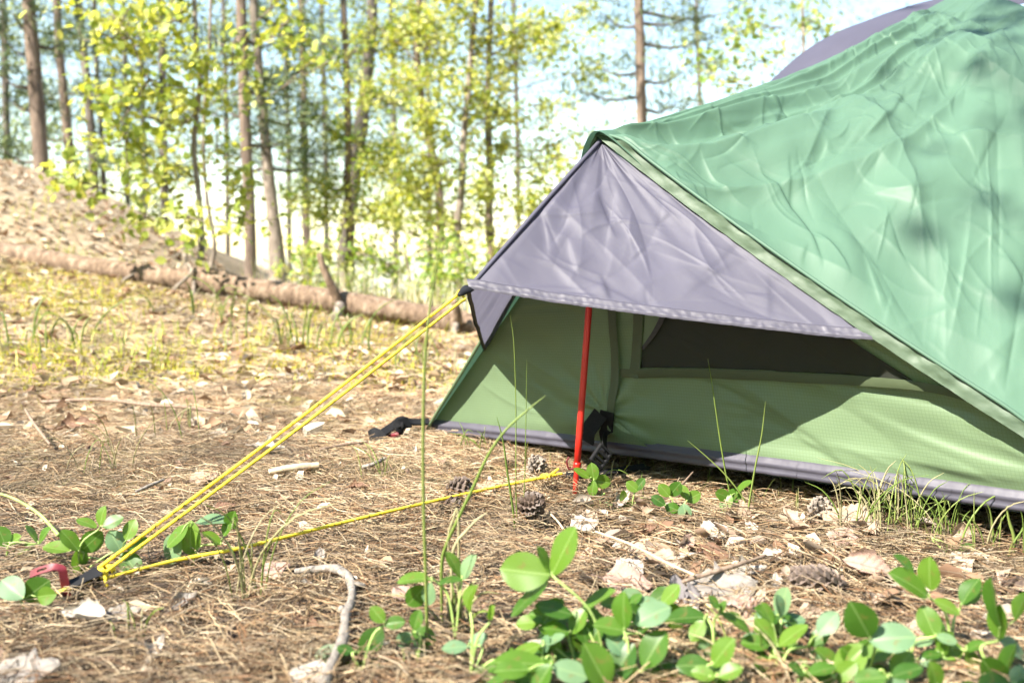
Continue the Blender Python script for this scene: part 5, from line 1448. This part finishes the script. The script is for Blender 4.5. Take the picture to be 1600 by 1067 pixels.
# ------------------------------------------------------------------ clover plants
def leaflet_mesh(fold, curl, seed): return leafgrid(11, 9, ov, fold, curl, seed, 0.012)
LM = {"n": [leaflet_mesh(f, c, s) for f, c, s in ((0.10, 0.12, 1), (0.22, 0.20, 2), (0.05, 0.05, 3), (0.30, 0.10, 4))],
      "p": [leaflet_mesh(f, c, s) for f, c, s in ((0.08, 0.10, 5), (0.18, 0.22, 6))], "f": [leaflet_mesh(0.9, 0.1, 7)]}
for k_, ms in LM.items():
    for me in ms: me.materials.append(M["cloverpale"] if k_ == "p" else M["clover"])
def clover(label, baseuv, nodes, y=None, jit=0.018, seed=0, stemr=0.0011):
    """nodes: ((u, v), [(u, v, length px, width px, kind)...]); leaflets radiate from their node"""
    r = np.random.default_rng(seed + 5)
    b0 = G(*baseuv) if y is None else Vector((P(baseuv[0], 700, y).x, y, th(P(baseuv[0], 700, y).x, y)))
    t = empty("clover_plant", b0, label, "clover", "clover plants")
    for (nu, nv), lfs in nodes:
        yd = b0.y + r.uniform(-jit, jit)
        npt = P(nu, nv, yd)
        g = th(npt.x, npt.y) + 0.014
        if npt.z < g: npt.z = g
        mid = (b0 + npt) / 2 + Vector((r.normal(0, 0.006), r.normal(0, 0.004), 0.012))
        child("stem", tube("stem", [b0, mid, npt], [stemr * 1.3, stemr], 12, 6), M["stem"], t)
        for (lu, lv, L, W_, kd) in lfs:
            yl = yd + r.uniform(-0.010, 0.010)
            c = P(lu, lv, yl)
            d = Vector((lu - nu, 0, 0)) + _up * (nv - lv)
            if d.length < 1e-3: d = Vector((0.3, 0, 1))
            d.normalize()
            s = L * yl / F
            base = c - d * (s / 2)
            toc = (CAM - c).normalized()
            nrm_ = (toc - d * toc.dot(d)).normalized()
            ratio = min(1.0, W_ / (0.80 * L))
            phi = math.acos(ratio)
            nup = nrm_.copy(); nup.rotate(Quaternion(d, phi)); nd2 = nrm_.copy(); nd2.rotate(Quaternion(d, -phi))
            nz = nup if nup.z > nd2.z else nd2
            # tip leans a little out of the picture plane
            lean = r.uniform(-0.35, 0.35); ax = nz.cross(d); dq = d.copy(); dq.rotate(Quaternion(ax, lean)); nz.rotate(Quaternion(ax, lean)); d2 = dq
            Mx = frame(base, d2, nz)
            o = bpy.data.objects.new("leaflet", LM[kd][r.integers(0, len(LM[kd]))]); COL.objects.link(o); o.parent = t
            sc = s / max(0.6, math.cos(lean))
            wsc = sc * (max(1.0, W_ / (0.80 * L)))
            o.matrix_local = Matrix.Translation(-t.location) @ Mx @ Matrix.Diagonal((sc, wsc, sc, 1))
            gap = (base - npt).length
            if gap > 0.006:
                child("stalk", tube("stalk", [npt, (npt + base) / 2 + Vector((0, 0, 0.003)), base], [0.0008, 0.0007], 6, 5), M["stem"], t)
    return t
N_ = "n"; P_ = "p"; F_ = "f"
clover("clover with one big round leaf facing the camera, tallest in the foreground", (950, 1110), [((862, 898), [(820, 893, 82, 70, N_), (884, 862, 88, 46, N_), (838, 937, 84, 22, N_), (845, 880, 50, 20, N_)]),
       ((905, 960), [(865, 957, 62, 32, N_), (934, 936, 66, 22, N_), (910, 985, 40, 30, N_)])], y=0.90, seed=1)
clover("clover with pale bluish leaf in the centre of the foreground patch", (985, 1150), [((975, 985), [(977, 953, 62, 38, N_), (1018, 957, 64, 46, P_), (953, 981, 56, 34, N_)]), ((1000, 1050), [(1021, 1014, 72, 52, N_), (965, 1008, 42, 32, P_), (1040, 1052, 50, 34, N_)]),
       ((950, 1075), [(932, 1040, 84, 60, N_), (970, 1036, 74, 52, N_), (912, 1070, 60, 40, N_)])], y=0.86, seed=2)
clover("clover with serrated dark leaf left of the foreground patch's middle", (860, 1160), [((860, 1040), [(815, 1026, 86, 40, N_), (890, 1050, 62, 44, P_), (846, 1062, 60, 40, N_), (800, 1050, 56, 36, N_)])], y=0.84, seed=3)
clover("clover with narrow paired leaves right of the foreground patch's middle", (1120, 1140), [((1104, 963), [(1074, 961, 64, 30, N_), (1105, 996, 58, 40, P_), (1090, 985, 40, 30, N_)]), ((1125, 958), [(1153, 968, 58, 24, N_), (1116, 941, 26, 16, N_), (1130, 950, 26, 14, N_)]),
       ((1110, 1060), [(1075, 1034, 54, 42, N_), (1134, 1050, 54, 40, N_), (1100, 1023, 48, 34, P_), (1163, 1018, 58, 20, N_)])], y=0.90, seed=4)
clover("clover between the narrow paired leaves and the big bright pair", (1225, 1150), [((1215, 1010), [(1238, 992, 60, 28, N_), (1200, 985, 50, 30, N_), (1203, 957, 36, 18, N_), (1180, 1005, 46, 30, N_)]), ((1262, 1010), [(1293, 973, 48, 38, P_), (1281, 997, 40, 30, N_), (1282, 1036, 52, 36, P_)]),
       ((1225, 1065), [(1196, 1045, 54, 40, N_), (1245, 1050, 50, 34, N_), (1215, 1030, 40, 26, N_)])], y=0.88, seed=5)
clover("clover with a big bright green leaf pair below the long pine cone", (1360, 1160), [((1362, 1000), [(1343, 966, 72, 62, N_), (1392, 1000, 72, 54, P_), (1330, 1031, 70, 54, N_)]), ((1385, 1070), [(1408, 1036, 52, 40, N_), (1374, 1060, 60, 40, N_), (1345, 1075, 50, 36, N_)])], y=0.86, seed=6)
clover("tall clover leaning over the pinkish leaf at the right", (1500, 1150), [((1452, 932), [(1419, 914, 76, 38, N_), (1456, 896, 56, 40, N_), (1418, 880, 44, 14, N_), (1475, 950, 44, 20, N_)]), ((1474, 988), [(1468, 980, 28, 22, N_), (1484, 996, 28, 20, N_)]), ((1500, 950), [(1511, 921, 50, 32, N_), (1520, 935, 36, 20, N_)])], y=0.92, seed=7)
clover("clover cut by the right edge of the picture", (1590, 1150), [((1560, 1000), [(1566, 942, 78, 26, N_), (1568, 973, 56, 36, N_), (1590, 1008, 60, 34, P_), (1600, 950, 50, 24, N_)]), ((1560, 1070), [(1545, 1050, 68, 52, N_), (1580, 1036, 62, 26, N_), (1600, 1060, 60, 40, N_)])], y=0.86, seed=8)
clover("clover with three rounded leaves over the bent stick's lower end", (560, 1130), [((560, 1022), [(579, 1002, 54, 44, N_), (516, 1021, 54, 40, N_), (553, 1050, 52, 44, N_), (540, 1014, 30, 20, N_)]), ((603, 975), [(590, 960, 34, 28, N_), (617, 973, 34, 26, N_)])], y=0.90, seed=9)
clover("clover left of the tall grass stalk, dark and pale leaves mixed", (650, 1100), [((646, 985), [(651, 968, 34, 26, N_), (662, 993, 44, 34, N_), (630, 1000, 34, 28, P_)]), ((630, 1050), [(610, 1035, 58, 20, N_), (655, 1030, 50, 34, P_), (640, 1062, 40, 24, N_), (675, 1050, 46, 30, N_)])], y=0.92, seed=10)
clover("upright clover behind the tall grass stalk with folded pale leaves", (712, 1000), [((676, 903), [(646, 903, 54, 22, N_), (649, 932, 46, 38, N_), (668, 928, 40, 28, P_)]), ((722, 905), [(716, 880, 46, 20, N_), (735, 888, 46, 24, P_), (704, 902, 40, 14, N_)])], seed=11)
clover("clover with a folded bud right of the tall grass stalk", (735, 1060), [((735, 955), [(744, 936, 46, 16, F_)]), ((765, 972), [(762, 956, 26, 12, N_), (772, 958, 26, 12, N_)]), ((735, 1008), [(745, 1000, 38, 24, P_), (712, 1014, 42, 24, P_)]), ((780, 1050), [(791, 1035, 50, 36, N_), (760, 1052, 46, 30, N_)])], seed=12)
clover("clover with broad pale leaves left of the peg", (40, 960), [((38, 935), [(17, 918, 52, 44, P_), (56, 922, 52, 50, N_), (75, 930, 36, 34, N_)])], jit=0.006, seed=13)
clover("bushy clover behind the peg and slider", (120, 900), [((125, 862), [(108, 845, 44, 28, N_), (143, 846, 46, 40, N_), (128, 876, 46, 30, N_), (88, 858, 44, 24, N_)]), ((190, 862), [(181, 846, 42, 36, P_), (204, 880, 46, 38, N_), (202, 828, 36, 26, N_), (215, 850, 40, 24, N_)]), ((155, 826), [(159, 806, 34, 18, N_), (174, 814, 34, 22, N_), (136, 815, 36, 18, N_)]), ((168, 925), [(172, 910, 34, 24, P_), (186, 918, 30, 20, P_)])], seed=14)
clover("clover drooping under the slanting guyline", (300, 885), [((298, 815), [(298, 840, 56, 42, N_), (264, 855, 60, 40, P_), (331, 814, 54, 20, P_), (280, 838, 48, 22, N_)]), ((345, 850), [(364, 812, 34, 26, N_), (331, 840, 36, 16, N_), (355, 824, 30, 18, N_)])], jit=0.006, seed=15)
clover("low clover at the left edge above the pale leaves", (10, 870), [((10, 855), [(3, 838, 36, 34, N_), (24, 848, 34, 20, N_), (28, 872, 36, 18, N_)]), ((60, 850), [(52, 832, 34, 12, N_), (72, 838, 34, 14, N_), (40, 860, 34, 14, N_)])], seed=16)
clover("small clover right against the red pole's foot", (935, 788), [((928, 750), [(926, 737, 30, 24, N_), (940, 752, 32, 26, N_), (926, 763, 26, 20, N_), (909, 739, 30, 14, N_)]), ((935, 795), [(922, 789, 24, 16, N_), (940, 798, 28, 20, N_), (952, 792, 26, 16, N_)])], seed=17)
clover("small sprig of clover in the middle of those right of the pole", (985, 800), [((994, 765), [(988, 760, 24, 20, N_), (1001, 757, 24, 18, N_)]), ((972, 790), [(970, 778, 26, 14, N_), (980, 788, 24, 14, N_), (962, 796, 24, 14, N_)]), ((1017, 815), [(1012, 806, 26, 18, N_), (1026, 810, 26, 16, N_)])], seed=18)
clover("small clover with a heart shaped leaf pair in front of the hem", (1050, 815), [((1046, 775), [(1038, 766, 26, 22, N_), (1055, 764, 28, 24, N_)]), ((1075, 780), [(1070, 768, 26, 18, N_), (1083, 776, 28, 24, N_)]), ((1040, 790), [(1029, 782, 26, 20, N_), (1051, 794, 26, 20, N_)]), ((1072, 810), [(1070, 800, 28, 26, P_)])], seed=19)
clover("bright yellow green sprout under the hem", (1140, 800), [((1140, 778), [(1128, 774, 28, 22, N_), (1147, 774, 30, 26, N_), (1136, 786, 30, 22, N_), (1164, 762, 34, 12, N_)])], seed=20)
clover("tiny clover by the grass tuft at right", (1480, 865), [((1478, 868), [(1468, 864, 30, 18, N_), (1492, 866, 28, 16, N_), (1510, 858, 24, 12, N_)])], seed=21)

# ------------------------------------------------------------------ grass blades and tufts, one by one
def blade_mesh(pts, w, n=24, tip=0.12):
    C = spline(pts, n)
    T_ = np.gradient(C, axis=0); T_ /= np.linalg.norm(T_, axis=1)[:, None]
    view = np.array(CAM) - C; view /= np.linalg.norm(view, axis=1)[:, None]
    side = np.cross(T_, view + np.array([0.3, 0.1, 0.2])); side /= np.linalg.norm(side, axis=1)[:, None]
    nn_ = np.cross(side, T_)
    t = np.linspace(0, 1, n)
    ww = w * np.interp(t, [0, 0.1, 0.55, 0.85, 1], [0.75, 1.0, 0.9, 0.55, tip])
    V = np.stack([C + side * (ww / 2)[:, None] + nn_ * (ww * 0.12)[:, None], C, C - side * (ww / 2)[:, None] + nn_ * (ww * 0.12)[:, None], C - nn_ * (ww * 0.10)[:, None]], 1)
    i = np.arange(n - 1)[:, None] * 4 + np.arange(4)[None]; j = np.arange(n - 1)[:, None] * 4 + (np.arange(4)[None] + 1) % 4
    return fastmesh("blade", V.reshape(-1, 3), np.stack([i, j, j + 4, i + 4], -1).reshape(-1, 4), uv=np.zeros((n * 4, 2)))
def grass(label, y, pix, w, mat="grass"):
    """pix listed tip to root; the root goes on down to the ground"""
    pts = [P(u, v, y) for u, v in pix][::-1]
    if pts[0].z > th(pts[0].x, y): pts = [Vector((pts[0].x, y, th(pts[0].x, y)))] + pts
    me = blade_mesh(pts, w, 30); me.transform(Matrix.Translation(-pts[0]))
    t = empty("grass_plant", pts[0], label, "grass", "single grass stems")
    obj("blade", me, M[mat], t)
grass("tall grass stalk rising from the foreground past the awning", 0.93, [(694, 330), (684, 400), (672, 480), (664, 560), (661, 680), (662, 800), (666, 930), (668, 1040)], 0.0033)
grass("thin upright grass stem left of the red pole, the tallest there", 1.37, [(797, 492), (803, 540), (806, 640), (806, 760), (809, 838)], 0.0017)
grass("second upright grass stem, left of the red pole and shorter", 1.38, [(823, 560), (822, 640), (820, 740), (816, 838)], 0.0015)
grass("short wide grass blade at the foot of the two upright stems", 1.36, [(776, 650), (786, 690), (793, 740), (802, 800), (806, 842)], 0.0034)
grass("wide pale grass blade slanting right in front of the tent's left wall", 1.02, [(852, 618), (825, 640), (790, 672), (762, 712), (738, 764), (715, 812), (697, 852), (690, 885)], 0.0038)
grass("bent grass blade curling over at the foot of the wide slanting one", 1.02, [(762, 800), (745, 812), (728, 830), (712, 850), (706, 880)], 0.0036, "drygrass")
grass("limp grass blade hanging left at the foot of the wide slanting one", 1.02, [(704, 880), (700, 840), (708, 812), (716, 806)], 0.0030, "drygrass")
grass("tall thin grass blade in front of the mesh window", 1.52, [(1106, 560), (1114, 610), (1124, 680), (1134, 740), (1142, 780)], 0.0030)
grass("thin grass blade crossing the tall one at the hem", 1.50, [(1074, 688), (1100, 710), (1130, 738), (1156, 770), (1172, 800)], 0.0026)
grass("straight grass blade in front of the sunlit hem", 1.45, [(1196, 627), (1190, 680), (1180, 730), (1170, 790), (1168, 815)], 0.0030)
grass("short white grass stem beside the small clover at the pole", 1.62, [(960, 716), (956, 732), (955, 752), (960, 772)], 0.0026, "drygrass")
grass("arched grass stem bending towards the small clover sprig", 1.62, [(992, 756), (982, 742), (966, 734), (948, 738), (940, 760)], 0.0018)
grass("short stout grass stem behind the small clover sprig", 1.60, [(1003, 738), (1003, 755), (1006, 775)], 0.0030)
grass("thin grass blade standing alone at the far right", 1.30, [(1522, 765), (1522, 810), (1523, 850), (1524, 880)], 0.0022)
grass("wide green blade at the right edge below the hem", 1.28, [(1572, 790), (1577, 815), (1584, 840), (1582, 870)], 0.0050)
grass("blade leaning left at the right edge below the hem", 1.27, [(1600, 825), (1590, 838), (1580, 855), (1576, 872)], 0.0036)

def tuft(label, baseuv, n, h, spread, seed, w=0.0024, mix=0.3, lean=(0, 0)):
    r = np.random.default_rng(seed)
    b0 = G(*baseuv)
    t = empty("grass_tuft", b0, label, "grass", "grass tufts")
    for k in range(n):
        p0 = b0 + Vector((r.normal(0, spread * 0.35), r.normal(0, spread * 0.25), 0)); p0.z = th(p0.x, p0.y) - 0.002
        hh = h * r.uniform(0.4, 1.0)
        ln = Vector((r.normal(lean[0], 0.45), r.normal(lean[1], 0.3), 0)) * hh
        pts = [p0, p0 + Vector((0, 0, hh * 0.45)) + ln * 0.2, p0 + Vector((0, 0, hh * 0.8)) + ln * 0.6, p0 + Vector((0, 0, hh * (0.95 if r.random() > 0.3 else 0.7))) + ln * 1.1]
        child("blade", blade_mesh(pts, w * r.uniform(0.6, 1.2), 10), M["drygrass"] if r.random() < mix else M["grass"], t)
tuft("grass tuft with bleached roots in front of the hem at right", (1400, 830), 46, 0.12, 0.10, 1, 0.0022, 0.45)
tuft("loose grass tuft just right of the bleached one", (1460, 845), 24, 0.11, 0.10, 2, 0.0020, 0.2)
tuft("wispy grass tuft left of the bleached one", (1355, 835), 16, 0.13, 0.06, 3, 0.0020, 0.4)
tuft("grass wisps at the right edge under the hem", (1560, 860), 16, 0.09, 0.09, 4, 0.0024, 0.2)
tuft("grass tuft crossing the low cord near the peg", (385, 935), 12, 0.16, 0.035, 5, 0.0022, 0.2, (0.2, 0))
tuft("small grass tuft at the bottom left under the peg", (205, 1000), 6, 0.05, 0.02, 6, 0.0022, 0.3)
tuft("grass tuft on the needles behind the slanting guyline's foot", (180, 740), 10, 0.12, 0.12, 7, 0.0018, 0.3)
tuft("upright grass tuft on the bank left of the slanting guyline", (250, 690), 10, 0.15, 0.14, 8, 0.0020, 0.2)
tuft("grass tuft at the near foot of the fallen log's middle", (545, 545), 12, 0.20, 0.25, 9, 0.0065, 0.1)
tuft("grass tuft under the log where its branch sticks up", (440, 535), 12, 0.22, 0.3, 10, 0.0065, 0.1)
tuft("sunny grass tuft on the bank under the log's left part", (330, 500), 14, 0.20, 0.3, 11, 0.0065, 0.1)
tuft("low grass tuft at the left edge of the bank", (60, 540), 16, 0.18, 0.35, 12, 0.0065, 0.1)
tuft("grass tuft left of the tent's far corner", (640, 570), 14, 0.12, 0.25, 13, 0.0050, 0.2)
tuft("grass tuft in front of the shaded far hem", (740, 705), 9, 0.06, 0.08, 14, 0.0022, 0.1)
tuft("sparse wisps between the far corner strap and the low cord", (590, 750), 7, 0.09, 0.05, 15, 0.0020, 0.3)
tuft("grass tuft rooted in the clover at the upright folded leaves", (715, 985), 14, 0.07, 0.02, 16, 0.0034, 0.6)
tuft("grass wisps among the foreground clover left of the big bright pair", (1180, 1050), 10, 0.07, 0.06, 17, 0.0022, 0.3)

# low clover filling the foreground patch
r = np.random.default_rng(77)
SPOTS = [(505, "by the bent stick's foot"), (640, "at the foot of the tall grass stalk"), (760, "left of the serrated dark leaf"), (850, "under the big round leaf"), (940, "under the bright leaf pair in the middle"),
         (1030, "under the pale bluish leaf"), (1110, "under the narrow paired leaves"), (1200, "right of the narrow paired leaves"), (1290, "left of the big bright pair"), (1390, "right of the big bright pair"), (1490, "under the tall leaning clover"), (1590, "in the lower right corner")]
seen = {}
for k in range(17):
    u0 = r.uniform(790, 1610)
    yy = r.uniform(0.80, 0.96)
    gv = 397.4 + F * 0.385 / yy
    nodes = []; np_ = 0; ln_ = 0
    for q in range(r.integers(2, 4)):
        nu, nv = u0 + r.normal(0, 30), gv - r.uniform(25, 90)
        a0 = r.uniform(0, 6.28); lf = []
        for z in range(3):
            L = r.uniform(30, 58); an = a0 + z * 2.1 + r.normal(0, 0.2); pk = r.random() < 0.22
            np_ += pk; ln_ += L
            lf.append((nu + math.cos(an) * L * 0.55, nv - math.sin(an) * L * 0.38, L, L * r.uniform(0.40, 0.8), "p" if pk else "n"))
        nodes.append(((nu, nv), lf))
    where = min(SPOTS, key=lambda q: abs(q[0] - u0))[1]
    look = ("six" if len(nodes) == 2 else "nine") + " leaved low clover " + ("partly pale " if np_ >= 2 else "") + ("set back " if yy > 0.88 else "") + where
    for alt in ("small low clover", "tiny low clover", "short low clover", "stubby low clover", "squat low clover"):
        if look not in seen: break
        look = look.replace(look[look.index("leaved ") + 7:look.index("clover") + 6], alt)
    seen[look] = 1
    clover(look, (u0, gv), nodes, y=yy, seed=200 + k)
